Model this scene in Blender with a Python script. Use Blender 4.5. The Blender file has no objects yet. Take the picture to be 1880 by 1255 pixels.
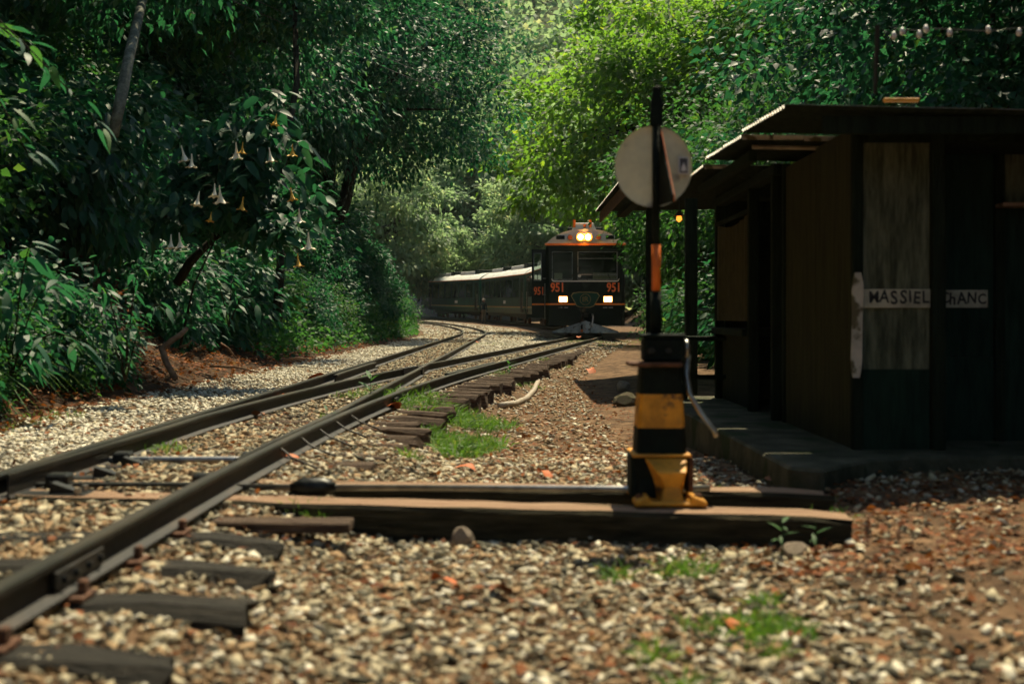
import bpy, bmesh, math, random
import numpy as np
from mathutils import Vector, Matrix

# ------------------------------------------------------------------ camera, sky, sun, exposure
SC = bpy.context.scene
COL = SC.collection
R = math.radians
F = 2611.0                        # focal length in pixels of the 1880 px wide frame (50 mm)
CAMZ, HOR = 0.77, 580.0           # camera height, horizon row

cam = bpy.data.cameras.new('camera')
cam.lens = 50.0; cam.sensor_width = 36.0
cam.shift_y = -(627.5 - HOR) / 1880.0
cam.clip_start = 0.05; cam.clip_end = 2000
cam.dof.use_dof = True; cam.dof.focus_distance = 27.0; cam.dof.aperture_fstop = 2.8
co = bpy.data.objects.new('camera', cam); COL.objects.link(co)
co.location = (0, 0, CAMZ); co.rotation_euler = (R(90), 0, 0)
SC.camera = co

SUN_EL, SUN_AZ = 60.0, 16.0       # degrees; azimuth from +Y towards +X (sun behind the train, a little to the right)
world = bpy.data.worlds.new('World'); SC.world = world; world.use_nodes = True
wn = world.node_tree.nodes; wl = world.node_tree.links
sky = wn.new('ShaderNodeTexSky'); sky.sky_type = 'NISHITA'; sky.sun_disc = False
sky.sun_elevation = R(SUN_EL); sky.sun_rotation = R(SUN_AZ)
wl.new(sky.outputs[0], wn['Background'].inputs[0]); wn['Background'].inputs[1].default_value = 0.085

sl = bpy.data.lights.new('sun', 'SUN'); sl.energy = 5.0; sl.angle = R(0.53); sl.color = (1.0, 0.87, 0.60)
so = bpy.data.objects.new('sun', sl); COL.objects.link(so)
sv = Vector((math.sin(R(SUN_AZ)) * math.cos(R(SUN_EL)), math.cos(R(SUN_AZ)) * math.cos(R(SUN_EL)), math.sin(R(SUN_EL))))
so.rotation_euler = sv.to_track_quat('Z', 'Y').to_euler(); so.location = (10, 30, 60)

vs = SC.view_settings
vs.view_transform = 'Standard'; vs.look = 'None'; vs.gamma = 1.0; vs.use_curve_mapping = False
vs.exposure = 0.72
SC.cycles.use_adaptive_sampling = True; SC.cycles.adaptive_threshold = 0.03
SC.cycles.max_bounces = 4; SC.cycles.diffuse_bounces = 2; SC.cycles.glossy_bounces = 3
SC.cycles.transmission_bounces = 4; SC.cycles.transparent_max_bounces = 8

random.seed(7)
RNG = np.random.default_rng(11)

# ------------------------------------------------------------------ materials
def nodes_of(m):
    m.use_nodes = True
    return m.node_tree.nodes, m.node_tree.links

def mat(name, c, rough=0.7, metal=0.0, var=0.25, scale=6.0, bump=0.0, bscale=40.0, c2=None, spec=0.4, stretch=None, emit=None, wear=None):
    """Principled with noise-driven colour variation, optional second colour in patches and fine relief."""
    m = bpy.data.materials.new(name); n, l = nodes_of(m)
    b = n['Principled BSDF']
    b.inputs['Roughness'].default_value = rough; b.inputs['Metallic'].default_value = metal
    b.inputs['Specular IOR Level'].default_value = spec
    tc = n.new('ShaderNodeTexCoord'); src = tc.outputs['Object']
    oi = n.new('ShaderNodeObjectInfo')
    add = n.new('ShaderNodeVectorMath'); add.operation = 'ADD'
    mul = n.new('ShaderNodeMath'); mul.operation = 'MULTIPLY'; mul.inputs[1].default_value = 37.0
    l.new(oi.outputs['Random'], mul.inputs[0]); l.new(src, add.inputs[0]); l.new(mul.outputs[0], add.inputs[1])
    src = add.outputs[0]
    if stretch:
        mp = n.new('ShaderNodeMapping'); mp.inputs['Scale'].default_value = stretch
        l.new(src, mp.inputs[0]); src = mp.outputs[0]
    no = n.new('ShaderNodeTexNoise'); no.inputs['Scale'].default_value = scale; no.inputs['Detail'].default_value = 6
    no.inputs['Roughness'].default_value = 0.65
    l.new(src, no.inputs['Vector'])
    rp = n.new('ShaderNodeValToRGB')
    c = tuple(c); d = c2 if c2 else tuple(min(1, x * (1 + var)) for x in c)
    e = rp.color_ramp.elements
    e[0].position = 0.36; e[0].color = tuple(x * (1 - var) for x in c) + (1,)
    e[1].position = 0.66; e[1].color = tuple(d) + (1,)
    mid = rp.color_ramp.elements.new(0.5); mid.color = c + (1,)
    l.new(no.outputs['Fac'], rp.inputs[0])
    out = rp.outputs[0]
    if wear:
        wc, wscale, wpos = wear
        w = n.new('ShaderNodeTexNoise'); w.inputs['Scale'].default_value = wscale; w.inputs['Detail'].default_value = 8
        l.new(src, w.inputs['Vector'])
        wr = n.new('ShaderNodeValToRGB'); wr.color_ramp.elements[0].position = wpos; wr.color_ramp.elements[1].position = wpos + 0.06
        l.new(w.outputs['Fac'], wr.inputs[0])
        mx = n.new('ShaderNodeMix'); mx.data_type = 'RGBA'; mx.inputs[7].default_value = tuple(wc) + (1,)
        l.new(wr.outputs[0], mx.inputs[0]); l.new(out, mx.inputs[6]); out = mx.outputs[2]
    l.new(out, b.inputs['Base Color'])
    if bump:
        bn = n.new('ShaderNodeTexNoise'); bn.inputs['Scale'].default_value = bscale; bn.inputs['Detail'].default_value = 5
        l.new(src, bn.inputs['Vector'])
        bp = n.new('ShaderNodeBump'); bp.inputs['Strength'].default_value = bump; bp.inputs['Distance'].default_value = 0.02
        l.new(bn.outputs['Fac'], bp.inputs['Height']); l.new(bp.outputs[0], b.inputs['Normal'])
    if emit:
        b.inputs['Emission Color'].default_value = tuple(emit[0]) + (1,); b.inputs['Emission Strength'].default_value = emit[1]
    return m

def leafmat(name, stops, rough=0.5, trans=0.4, tcol=(0.30, 0.42, 0.04), spec=0.35):
    """Leaf: colour from the per-leaf tint attribute, part of the light passes through."""
    m = bpy.data.materials.new(name); n, l = nodes_of(m)
    b = n['Principled BSDF']; b.inputs['Roughness'].default_value = rough; b.inputs['Specular IOR Level'].default_value = spec
    at = n.new('ShaderNodeAttribute'); at.attribute_name = 'tint'
    oi = n.new('ShaderNodeObjectInfo')
    ma = n.new('ShaderNodeMath'); ma.operation = 'MULTIPLY_ADD'; ma.inputs[1].default_value = 0.22; ma.inputs[2].default_value = -0.11
    l.new(oi.outputs['Random'], ma.inputs[0])
    sm = n.new('ShaderNodeMath'); sm.operation = 'ADD'; l.new(at.outputs['Fac'], sm.inputs[0]); l.new(ma.outputs[0], sm.inputs[1])
    rp = n.new('ShaderNodeValToRGB'); cr = rp.color_ramp
    cr.elements[0].position = stops[0][0]; cr.elements[0].color = stops[0][1] + (1,)
    cr.elements[1].position = stops[-1][0]; cr.elements[1].color = stops[-1][1] + (1,)
    for p, c in stops[1:-1]:
        cr.elements.new(p).color = c + (1,)
    l.new(sm.outputs[0], rp.inputs[0]); l.new(rp.outputs[0], b.inputs['Base Color'])
    tr = n.new('ShaderNodeBsdfTranslucent')
    mx = n.new('ShaderNodeMix'); mx.data_type = 'RGBA'; mx.blend_type = 'MIX'; mx.inputs[0].default_value = 0.35
    hs = n.new('ShaderNodeHueSaturation'); hs.inputs['Value'].default_value = 2.0; hs.inputs['Saturation'].default_value = 1.1
    l.new(rp.outputs[0], hs.inputs['Color'])
    l.new(hs.outputs[0], mx.inputs[6]); mx.inputs[7].default_value = tcol + (1,)
    l.new(mx.outputs[2], tr.inputs['Color'])
    ms = n.new('ShaderNodeMixShader'); ms.inputs[0].default_value = trans
    l.new(b.outputs[0], ms.inputs[1]); l.new(tr.outputs[0], ms.inputs[2])
    l.new(ms.outputs[0], n['Material Output'].inputs['Surface'])
    return m

def glassmat(name, tint, mixv=0.5, rough=0.05):
    m = bpy.data.materials.new(name); n, l = nodes_of(m)
    b = n['Principled BSDF']; b.inputs['Base Color'].default_value = tint + (1,); b.inputs['Roughness'].default_value = rough
    b.inputs['Specular IOR Level'].default_value = 0.6
    t = n.new('ShaderNodeBsdfTransparent'); t.inputs[0].default_value = (0.75, 0.85, 0.8, 1)
    ms = n.new('ShaderNodeMixShader'); ms.inputs[0].default_value = mixv
    l.new(t.outputs[0], ms.inputs[1]); l.new(b.outputs[0], ms.inputs[2]); l.new(ms.outputs[0], n['Material Output'].inputs['Surface'])
    return m

def emat(name, c, s):
    m = bpy.data.materials.new(name); n, l = nodes_of(m)
    b = n['Principled BSDF']; b.inputs['Base Color'].default_value = tuple(c) + (1,)
    b.inputs['Emission Color'].default_value = tuple(c) + (1,); b.inputs['Emission Strength'].default_value = s
    return m

M = {}
M['dirt'] = mat('trodden_dirt', (0.13, 0.078, 0.042), 0.95, var=0.55, scale=5, bump=1.0, bscale=70, c2=(0.25, 0.155, 0.085), spec=0.15)
M['soil'] = mat('forest_soil', (0.055, 0.032, 0.018), 0.95, var=0.5, scale=4, bump=0.8, bscale=30, spec=0.1)
M['farsoil'] = mat('far_hill_ground', (0.07, 0.085, 0.04), 0.95, var=0.4, scale=0.15, spec=0.05)
M['rail'] = mat('weathered_rail_steel', (0.013, 0.012, 0.009), 0.6, 0.2, var=0.4, scale=9, bump=0.25, bscale=90, c2=(0.034, 0.024, 0.015), stretch=(1, 0.2, 1))
M['railtop'] = mat('rolled_rail_top', (0.040, 0.038, 0.030), 0.42, 0.5, var=0.35, scale=12, stretch=(1, 0.1, 1), c2=(0.075, 0.06, 0.04))
M['rust'] = mat('rusty_iron', (0.12, 0.055, 0.028), 0.85, 0.2, var=0.5, scale=18, bump=0.4, bscale=70)
M['iron'] = mat('oiled_black_iron', (0.016, 0.018, 0.016), 0.42, 0.5, var=0.4, scale=20, bump=0.2)
M['steel'] = mat('bare_steel_bar', (0.32, 0.32, 0.30), 0.34, 0.9, var=0.3, scale=14)
M['sleeper'] = mat('weathered_sleeper_wood', (0.085, 0.058, 0.040), 0.9, var=0.5, scale=7, bump=0.9, bscale=18, c2=(0.17, 0.12, 0.085), stretch=(0.6, 9, 9), spec=0.15)
M['timberside'] = mat('shaded_timber_side', (0.035, 0.032, 0.020), 0.95, var=0.5, scale=5, bump=0.9, bscale=16, c2=(0.065, 0.055, 0.032), stretch=(0.35, 8, 8), spec=0.1)  # shade of the front faces put into the colour, darker than the tops
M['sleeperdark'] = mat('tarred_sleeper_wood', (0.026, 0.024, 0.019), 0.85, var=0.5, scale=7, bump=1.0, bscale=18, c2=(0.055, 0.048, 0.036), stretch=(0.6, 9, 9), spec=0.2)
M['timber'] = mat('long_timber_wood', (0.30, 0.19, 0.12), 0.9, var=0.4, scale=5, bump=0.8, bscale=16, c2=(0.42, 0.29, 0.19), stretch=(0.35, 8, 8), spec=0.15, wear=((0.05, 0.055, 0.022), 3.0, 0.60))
for i, (c, c2) in enumerate([((0.40, 0.345, 0.225), (0.54, 0.475, 0.33)), ((0.27, 0.175, 0.09), (0.38, 0.265, 0.145)), ((0.58, 0.54, 0.42), (0.68, 0.64, 0.52)), ((0.085, 0.08, 0.055), (0.16, 0.14, 0.095))]):
    M['stone%d' % i] = mat('ballast_stone_%s' % ['beige', 'rusty', 'pale', 'dark'][i], c, 0.85, var=0.35, scale=9, bump=0.3, bscale=60, c2=c2, spec=0.2)
M['rock'] = mat('pale_rock', (0.30, 0.24, 0.18), 0.9, var=0.35, scale=8, bump=0.7, bscale=25, c2=(0.42, 0.34, 0.26), spec=0.2)
M['moss'] = mat('mossy_rock', (0.13, 0.105, 0.07), 0.95, var=0.4, scale=7, bump=0.7, bscale=30, c2=(0.06, 0.085, 0.03), spec=0.1)
M['yellow'] = mat('worn_yellow_paint', (0.66, 0.29, 0.02), 0.6, var=0.3, scale=9, bump=0.3, bscale=40, wear=((0.09, 0.045, 0.022), 11, 0.60))
M['black'] = mat('worn_black_paint', (0.005, 0.010, 0.007), 0.75, spec=0.15, var=0.4, scale=9, bump=0.25, bscale=50, wear=((0.06, 0.035, 0.02), 13, 0.66))
M['orange'] = mat('orange_paint', (0.75, 0.17, 0.02), 0.5, var=0.12, scale=8)
M['disc'] = mat('dull_white_enamel', (0.70, 0.66, 0.43), 0.5, var=0.16, scale=7, bump=0.1, wear=((0.30, 0.28, 0.20), 6, 0.60))
M['white'] = mat('white_paint', (0.72, 0.70, 0.66), 0.5, var=0.1, scale=5)
M['sticker'] = mat('dark_sticker_print', (0.05, 0.05, 0.05), 0.4)
M['concrete'] = mat('stained_concrete', (0.07, 0.07, 0.045), 0.95, var=0.4, scale=4, bump=0.6, bscale=30, c2=(0.12, 0.11, 0.075), spec=0.15, wear=((0.03, 0.045, 0.018), 3, 0.57))
M['ply'] = mat('weathered_plywood', (0.10, 0.11, 0.068), 0.9, var=0.55, scale=5, bump=0.4, bscale=30, c2=(0.18, 0.185, 0.12), stretch=(5, 5, 0.7), spec=0.15)
M['plydark'] = mat('shade_dark_plywood', (0.014, 0.021, 0.012), 0.9, var=0.45, scale=5, bump=0.4, bscale=30, c2=(0.026, 0.032, 0.018), stretch=(5, 5, 0.7), spec=0.15)  # near-black shade in and under the sheds put into the colour
M['greenply'] = mat('shade_green_board', (0.010, 0.027, 0.017), 0.85, var=0.4, scale=5, bump=0.3, bscale=30, stretch=(5, 5, 0.7), spec=0.15)  # dark green tone of the shed's shade put into the board colour
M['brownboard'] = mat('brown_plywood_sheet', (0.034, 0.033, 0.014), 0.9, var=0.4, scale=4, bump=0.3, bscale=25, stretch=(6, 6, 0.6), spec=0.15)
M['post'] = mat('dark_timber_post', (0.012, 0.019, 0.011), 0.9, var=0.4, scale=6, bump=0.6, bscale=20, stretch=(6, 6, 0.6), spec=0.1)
M['oldwhite'] = mat('peeling_white_paint_board', (0.52, 0.47, 0.38), 0.8, var=0.2, scale=6, bump=0.4, bscale=30, wear=((0.12, 0.10, 0.05), 9, 0.54))
M['signwhite'] = mat('white_sign_board', (0.44, 0.41, 0.30), 0.8, var=0.35, scale=5, bump=0.2, wear=((0.34, 0.30, 0.21), 14, 0.62))
M['ink'] = mat('hand_painted_black', (0.02, 0.02, 0.02), 0.7, var=0.5, scale=25)
M['zinc'] = mat('corrugated_zinc', (0.26, 0.25, 0.22), 0.5, 0.45, var=0.3, scale=3, bump=0.1, wear=((0.16, 0.08, 0.04), 4, 0.56))
M['cloth'] = mat('brown_sackcloth', (0.055, 0.046, 0.018), 0.95, var=0.25, scale=8, bump=0.4, bscale=120)
M['hose'] = mat('grey_plastic_hose', (0.33, 0.28, 0.21), 0.6, var=0.3, scale=12)
M['bark'] = mat('dark_bark', (0.030, 0.028, 0.019), 0.95, var=0.45, scale=6, bump=1.0, bscale=22, stretch=(4, 4, 0.8), spec=0.1)
M['palebark'] = mat('pale_lichen_bark', (0.14, 0.145, 0.11), 0.9, var=0.4, scale=9, bump=0.8, bscale=30, c2=(0.24, 0.24, 0.19), spec=0.15)
M['deadwood'] = mat('dead_branch_wood', (0.21, 0.13, 0.08), 0.9, var=0.4, scale=9, bump=0.6, bscale=25, stretch=(1, 1, 1), spec=0.15)
M['train'] = mat('dark_green_coach_paint', (0.007, 0.055, 0.038), 0.5, var=0.25, scale=1.5, spec=0.2)
M['trainblack'] = mat('black_coach_paint', (0.003, 0.009, 0.007), 0.55, var=0.3, scale=2, spec=0.16)
M['traingreen'] = mat('lower_green_band', (0.03, 0.14, 0.07), 0.45, var=0.25, scale=2)
M['roofpaint'] = mat('grey_white_roof_paint', (0.66, 0.66, 0.59), 0.55, var=0.16, scale=2.2, wear=((0.30, 0.27, 0.23), 3, 0.62))
M['stripe'] = mat('orange_coach_stripe', (0.90, 0.24, 0.03), 0.45, var=0.08)
M['yellowline'] = mat('ochre_coach_stripe', (0.40, 0.22, 0.05), 0.5, var=0.1)
M['number'] = mat('red_orange_number_paint', (1.0, 0.20, 0.05), 0.45, var=0.08)
M['gold'] = mat('dull_gold_trim', (0.30, 0.22, 0.09), 0.4, 0.5, var=0.15)
M['plough'] = mat('grey_plough_paint', (0.25, 0.28, 0.29), 0.5, var=0.3, scale=4, wear=((0.07, 0.06, 0.05), 7, 0.58))
M['interior'] = mat('cab_interior', (0.03, 0.03, 0.028), 0.8)
M['paper'] = mat('pale_paper', (0.70, 0.64, 0.50), 0.8, var=0.06)
M['glass'] = glassmat('cab_window_glass', (0.010, 0.014, 0.010), 0.25)
M['sideglass'] = glassmat('coach_window_glass', (0.010, 0.018, 0.016), 0.93, 0.03)
M['lamp'] = emat('lit_headlamp', (1.0, 0.72, 0.36), 30.0)
M['reflector'] = emat('glowing_lamp_reflector', (1.0, 0.30, 0.03), 1.3)
M['lamplow'] = emat('lit_lower_headlamp', (1.0, 0.62, 0.34), 10.0)
M['amber'] = mat('amber_lens', (0.36, 0.10, 0.02), 0.25, var=0.1)
M['skin'] = mat('skin', (0.30, 0.17, 0.11), 0.6, var=0.1)
M['jacket'] = mat('dark_teal_jacket', (0.015, 0.035, 0.038), 0.9, var=0.2)
M['khaki'] = mat('khaki_trousers', (0.24, 0.18, 0.11), 0.9, var=0.2)
M['bootblack'] = mat('black_boots', (0.012, 0.012, 0.012), 0.6)
M['helmet'] = mat('pale_helmet', (0.60, 0.50, 0.38), 0.4, var=0.1)
M['petal'] = mat('cream_petal', (0.82, 0.78, 0.60), 0.6, var=0.06)
M['petaly'] = mat('yellow_petal', (0.68, 0.42, 0.06), 0.6, var=0.15)
M['deadleaf'] = mat('orange_dead_leaf', (0.48, 0.11, 0.015), 0.7, var=0.4, scale=20)
M['brownleaf'] = mat('brown_dead_leaf', (0.22, 0.085, 0.035), 0.8, var=0.4, scale=20)
M['cable'] = mat('black_cable', (0.02, 0.02, 0.018), 0.6)
M['bulb'] = mat('white_bulb_shell', (0.75, 0.72, 0.68), 0.4, var=0.05)

G_DARK = [(0.0, (0.006, 0.034, 0.022)), (0.4, (0.011, 0.070, 0.040)), (0.75, (0.026, 0.115, 0.056)), (1.0, (0.10, 0.18, 0.06))]
G_MID = [(0.0, (0.009, 0.042, 0.017)), (0.45, (0.019, 0.080, 0.027)), (0.8, (0.045, 0.135, 0.033)), (1.0, (0.12, 0.19, 0.04))]
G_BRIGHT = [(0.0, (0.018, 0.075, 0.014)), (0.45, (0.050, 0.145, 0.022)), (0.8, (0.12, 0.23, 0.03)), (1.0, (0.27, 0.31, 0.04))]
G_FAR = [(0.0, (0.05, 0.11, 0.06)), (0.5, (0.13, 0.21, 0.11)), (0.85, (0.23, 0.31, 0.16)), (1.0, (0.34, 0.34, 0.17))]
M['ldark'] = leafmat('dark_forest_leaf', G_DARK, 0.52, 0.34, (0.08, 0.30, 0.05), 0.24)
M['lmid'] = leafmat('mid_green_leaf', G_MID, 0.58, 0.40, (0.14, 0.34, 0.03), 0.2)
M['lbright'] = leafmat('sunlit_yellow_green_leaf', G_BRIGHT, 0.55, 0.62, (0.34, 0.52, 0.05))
M['lfar'] = leafmat('haze_pale_leaf', G_FAR, 0.6, 0.52, (0.42, 0.56, 0.20))  # paling by haze put into the leaf colour
M['grass'] = leafmat('grass_blade', [(0.0, (0.022, 0.07, 0.014)), (0.5, (0.07, 0.165, 0.02)), (0.85, (0.14, 0.21, 0.03)), (1.0, (0.24, 0.21, 0.07))], 0.55, 0.35, (0.16, 0.30, 0.03))
M['litter'] = leafmat('leaf_litter', [(0.0, (0.06, 0.028, 0.014)), (0.4, (0.15, 0.055, 0.022)), (0.8, (0.28, 0.10, 0.035)), (1.0, (0.36, 0.26, 0.14))], 0.8, 0.15, (0.4, 0.16, 0.04), 0.15)

# ------------------------------------------------------------------ mesh helpers
class MB:
    """Collects boxes, tubes, prisms; build() links them as one mesh object."""
    def __init__(s): s.v = []; s.f = []; s.m = []; s.mi = 0
    def add(s, vs, fs):
        o = len(s.v); s.v += [tuple(p) for p in vs]; s.f += [tuple(i + o for i in f) for f in fs]; s.m += [s.mi] * len(fs); return s
    def box(s, x0, x1, y0, y1, z0, z1, j=0.0):
        p = [(x, y, z) for z in (z0, z1) for y in (y0, y1) for x in (x0, x1)]
        if j: p = [tuple(c + random.uniform(-j, j) for c in q) for q in p]
        return s.add(p, [(0, 2, 3, 1), (4, 5, 7, 6), (0, 1, 5, 4), (2, 6, 7, 3), (0, 4, 6, 2), (1, 3, 7, 5)])
    def prism(s, poly, axis, a, b):
        """poly of 2-D points extruded along axis ('x','y','z') from a to b."""
        n = len(poly)
        def P(u, v, w): return {'x': (w, u, v), 'y': (u, w, v), 'z': (u, v, w)}[axis]
        vs = [P(u, v, a) for u, v in poly] + [P(u, v, b) for u, v in poly]
        return s.add(vs, [tuple(range(n)), tuple(range(2 * n - 1, n - 1, -1))] + [(i, (i + 1) % n, (i + 1) % n + n, i + n) for i in range(n)])
    def tube(s, pts, rad, seg=8, cap=True):
        pts = [Vector(p) for p in pts]; n = len(pts)
        if not hasattr(rad, '__len__'): rad = [rad] * n
        vs = []; up = None
        for i, p in enumerate(pts):
            d = (pts[min(i + 1, n - 1)] - pts[max(i - 1, 0)]).normalized()
            if up is None: up = Vector((0, 0, 1)) if abs(d.z) < 0.9 else Vector((1, 0, 0))
            sd = d.cross(up).normalized(); up = sd.cross(d).normalized()
            for k in range(seg):
                a = 2 * math.pi * k / seg
                vs.append(p + (sd * math.cos(a) + up * math.sin(a)) * rad[i])
        fs = [(i * seg + k, i * seg + (k + 1) % seg, (i + 1) * seg + (k + 1) % seg, (i + 1) * seg + k) for i in range(n - 1) for k in range(seg)]
        if cap: fs += [tuple(range(seg - 1, -1, -1)), tuple((n - 1) * seg + k for k in range(seg))]
        return s.add(vs, fs)
    def build(s, name, m, parent=None, smooth=False, bevel=0.0):
        me = bpy.data.meshes.new(name); me.from_pydata(s.v, [], s.f); me.update()
        for x in (m if isinstance(m, (list, tuple)) else [m]): me.materials.append(x)
        if any(s.m): me.polygons.foreach_set('material_index', s.m)
        bm = bmesh.new(); bm.from_mesh(me); bmesh.ops.recalc_face_normals(bm, faces=bm.faces)
        if bevel:
            bmesh.ops.bevel(bm, geom=[e for e in bm.edges if len(e.link_faces) == 2 and e.calc_face_angle(0) > 0.6], offset=bevel, segments=1, affect='EDGES', clamp_overlap=True)
        bm.to_mesh(me); bm.free()
        if smooth: me.polygons.foreach_set('use_smooth', [True] * len(me.polygons))
        return link(name, me, parent)

def link(name, me, parent=None):
    o = bpy.data.objects.new(name, me); COL.objects.link(o)
    if parent is not None: o.parent = parent
    return o

def tag(o, label=None, cat=None, group=None, kind=None):
    if label: o['label'] = label
    if cat: o['category'] = cat
    if group: o['group'] = group
    if kind: o['kind'] = kind
    return o

def empty(name, loc=(0, 0, 0), rz=0.0):
    o = bpy.data.objects.new(name, None); COL.objects.link(o); o.location = loc; o.rotation_euler = (0, 0, rz)
    o.empty_display_size = 0.1
    return o

def copy_tree(o, parent=None):
    c = o.copy(); COL.objects.link(c); c.parent = parent
    for ch in [x for x in o.children]: copy_tree(ch, c)
    return c

def text_mesh(name, s, size, m, parent, loc, rot, depth=0.004, sx=1.0, bold=0.0):
    cu = bpy.data.curves.new('lettering', 'FONT'); cu.body = s; cu.size = size; cu.extrude = depth; cu.align_x = 'CENTER'; cu.align_y = 'CENTER'
    cu.offset = bold; cu.resolution_u = 3
    t = bpy.data.objects.new('lettering', cu); COL.objects.link(t)
    dg = bpy.context.evaluated_depsgraph_get(); me = bpy.data.meshes.new_from_object(t.evaluated_get(dg))
    bpy.data.objects.remove(t); me.materials.clear(); me.materials.append(m)
    o = link(name, me, parent); o.location = loc; o.rotation_euler = rot; o.scale = (sx, 1, 1)
    return o

def raw_mesh(name, V, Fc, mats, tint=None, mi=None, smooth=False):
    """Fast mesh from numpy vertices and equal-sized faces."""
    me = bpy.data.meshes.new(name); V = np.asarray(V, np.float32); Fc = np.asarray(Fc, np.int32)
    k = Fc.shape[1]
    me.vertices.add(len(V)); me.vertices.foreach_set('co', V.ravel())
    me.loops.add(Fc.size); me.loops.foreach_set('vertex_index', Fc.ravel())
    me.polygons.add(len(Fc)); me.polygons.foreach_set('loop_start', np.arange(0, Fc.size, k, dtype=np.int32))
    if mi is not None: me.polygons.foreach_set('material_index', np.asarray(mi, np.int32))
    if smooth: me.polygons.foreach_set('use_smooth', np.ones(len(Fc), bool))
    me.update(calc_edges=True)
    for m in (mats if isinstance(mats, (list, tuple)) else [mats]): me.materials.append(m)
    if tint is not None:
        a = me.attributes.new('tint', 'FLOAT', 'POINT'); a.data.foreach_set('value', np.asarray(tint, np.float32))
    return me

# ------------------------------------------------------------------ the lie of the land
def sstep(a, b, x): 
    t = min(1, max(0, (x - a) / (b - a))); return t * t * (3 - 2 * t)
def rise(y): return 1e-4 * max(0.0, y - 45) ** 2
def Xm(y): return -1.70 + 0.0055 * (y - 6) - max(0.0, y - 50) ** 2 / 464.0
def Xs(y):
    b = -1.70 + 0.0055 * (y - 6)
    if y <= 5.5: return Xm(y)
    if y < 18.15: return b + (y - 5.5) ** 2 / 220.0
    o = 12.65 ** 2 / 220.0
    if y < 41: return b + o + 0.115 * (y - 18.15)
    return -1.70 + 0.0055 * 35 + o + 0.115 * 22.85 + 0.1205 * (y - 41) - (y - 41) ** 2 / 360.0
G = 0.457
def rA(y): return Xm(y) - G
def rB(y): return min(Xm(y) + G, Xs(y) + G - 0.07)
def rC(y): return max(Xs(y) - G, Xm(y) - G + 0.07)
def rE(y): return Xs(y) + G
def sleeper_end(y): return (Xm(y) + 0.92) if y < 7 else (Xs(y) + G + 0.5)
def Xh(y): return Xm(y) - 2.35
def wob(x, y): return 0.5 * math.sin(1.7 * x + 0.6 * y) + 0.35 * math.sin(0.9 * y - 2.3 * x + 1.0) + 0.3 * math.sin(4.1 * x + 3.3 * y)
def hillz(x, y):
    d = Xh(y) - x
    if d < 0: return -0.06 + 0.25 * d
    return -0.05 + (0.38 * d if d < 1.1 else 0.418 + 1.15 * (d - 1.1)) + 0.10 * wob(x, y) * min(1, d)
def ground(x, y):
    e = sleeper_end(y)
    z = -0.035 + rise(y) + 0.020 * sstep(5.2, 6.8, y) * sstep(rA(y) - 0.5, rA(y) - 0.2, x) * (1 - sstep(rE(y) + 0.1, rE(y) + 0.4, x))
    drop = 0.12 if y < 8 else 0.12 + 0.09 * sstep(8, 11, y) - 0.15 * sstep(24, 34, y)
    drop *= sstep(-2, 1.5, y)
    z -= drop * sstep(e - (0.42 - 0.27 * sstep(5.6, 6.6, y) + 0.42 * sstep(8.5, 10.5, y)), e + 0.35, x) * (1 - 0.45 * sstep(1.0, 2.2, x) - 0.45 * sstep(1.25, 1.6, x) * sstep(5.0, 6.8, y) * (1 - sstep(9.0, 12.0, y)))
    z -= 0.04 * sstep(0.3, 0.6, rA(y) - x)
    return z + 0.012 * wob(x * 1.3, y * 1.3)

def grid_mesh(name, xs, ys, zf, m):
    V = [(x, y, zf(x, y)) for y in ys for x in xs]; nx = len(xs)
    Fc = [(j * nx + i, j * nx + i + 1, (j + 1) * nx + i + 1, (j + 1) * nx + i) for j in range(len(ys) - 1) for i in range(nx - 1)]
    return link(name, raw_mesh(name, V, Fc, m, smooth=True))

xs = sorted(set([-600, -300, -120, -60, -30, -15, -9] + [round(-6 + 0.15 * i, 3) for i in range(100)] + [9.5, 11, 14, 20, 32, 60, 120, 300, 600]))
ys = sorted(set([-300, -120, -50, -20, -8, -3] + [round(0.2 * i, 3) for i in range(0, 200)] + [40 + i for i in range(0, 90, 2)] + [135, 150, 180, 240, 320, 450, 700]))
gnd = grid_mesh('ground', xs, ys, ground, M['dirt']); tag(gnd, kind='structure')

def hill_pt(d, y): return Xh(y) - d
def hillside():
    ds = [-0.25, 0, 0.3, 0.6, 0.9, 1.2, 1.6, 2, 2.5, 3, 4, 5, 6.5, 8, 10, 13, 17, 22, 30, 45]
    yy = [-40, -20, -8, 0] + [i for i in range(2, 130, 1)] + [140, 160, 190]
    V = [(Xh(y) - d, y, hillz(Xh(y) - d, y)) for y in yy for d in ds]; n = len(ds)
    Fc = [(j * n + i, (j + 1) * n + i, (j + 1) * n + i + 1, j * n + i + 1) for j in range(len(yy) - 1) for i in range(n - 1)]
    return link('hillside', raw_mesh('hillside', V, Fc, M['soil'], smooth=True))
tag(hillside(), kind='structure')

def fhz(x, y):
    return -3 + 0.62 * max(0, y - 128 - 0.25 * abs(x - 5)) + 5 * math.sin(0.05 * x + 0.02 * y) + 3 * math.sin(0.11 * x - 0.03 * y) + rise(min(y, 128))
fh = grid_mesh('hill', [-260 + 13 * i for i in range(41)], [118 + 9 * i for i in range(42)], fhz, M['farsoil']); tag(fh, kind='structure')

def bankz(x, y): return -0.3 + 0.55 * max(0, x - 5.2 - 0.02 * y) + 0.15 * wob(x, y)
bk = grid_mesh('bank', [4 + 0.8 * i for i in range(50)], [-30 + 3 * i for i in range(56)], bankz, M['soil']); tag(bk, kind='structure')

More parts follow.
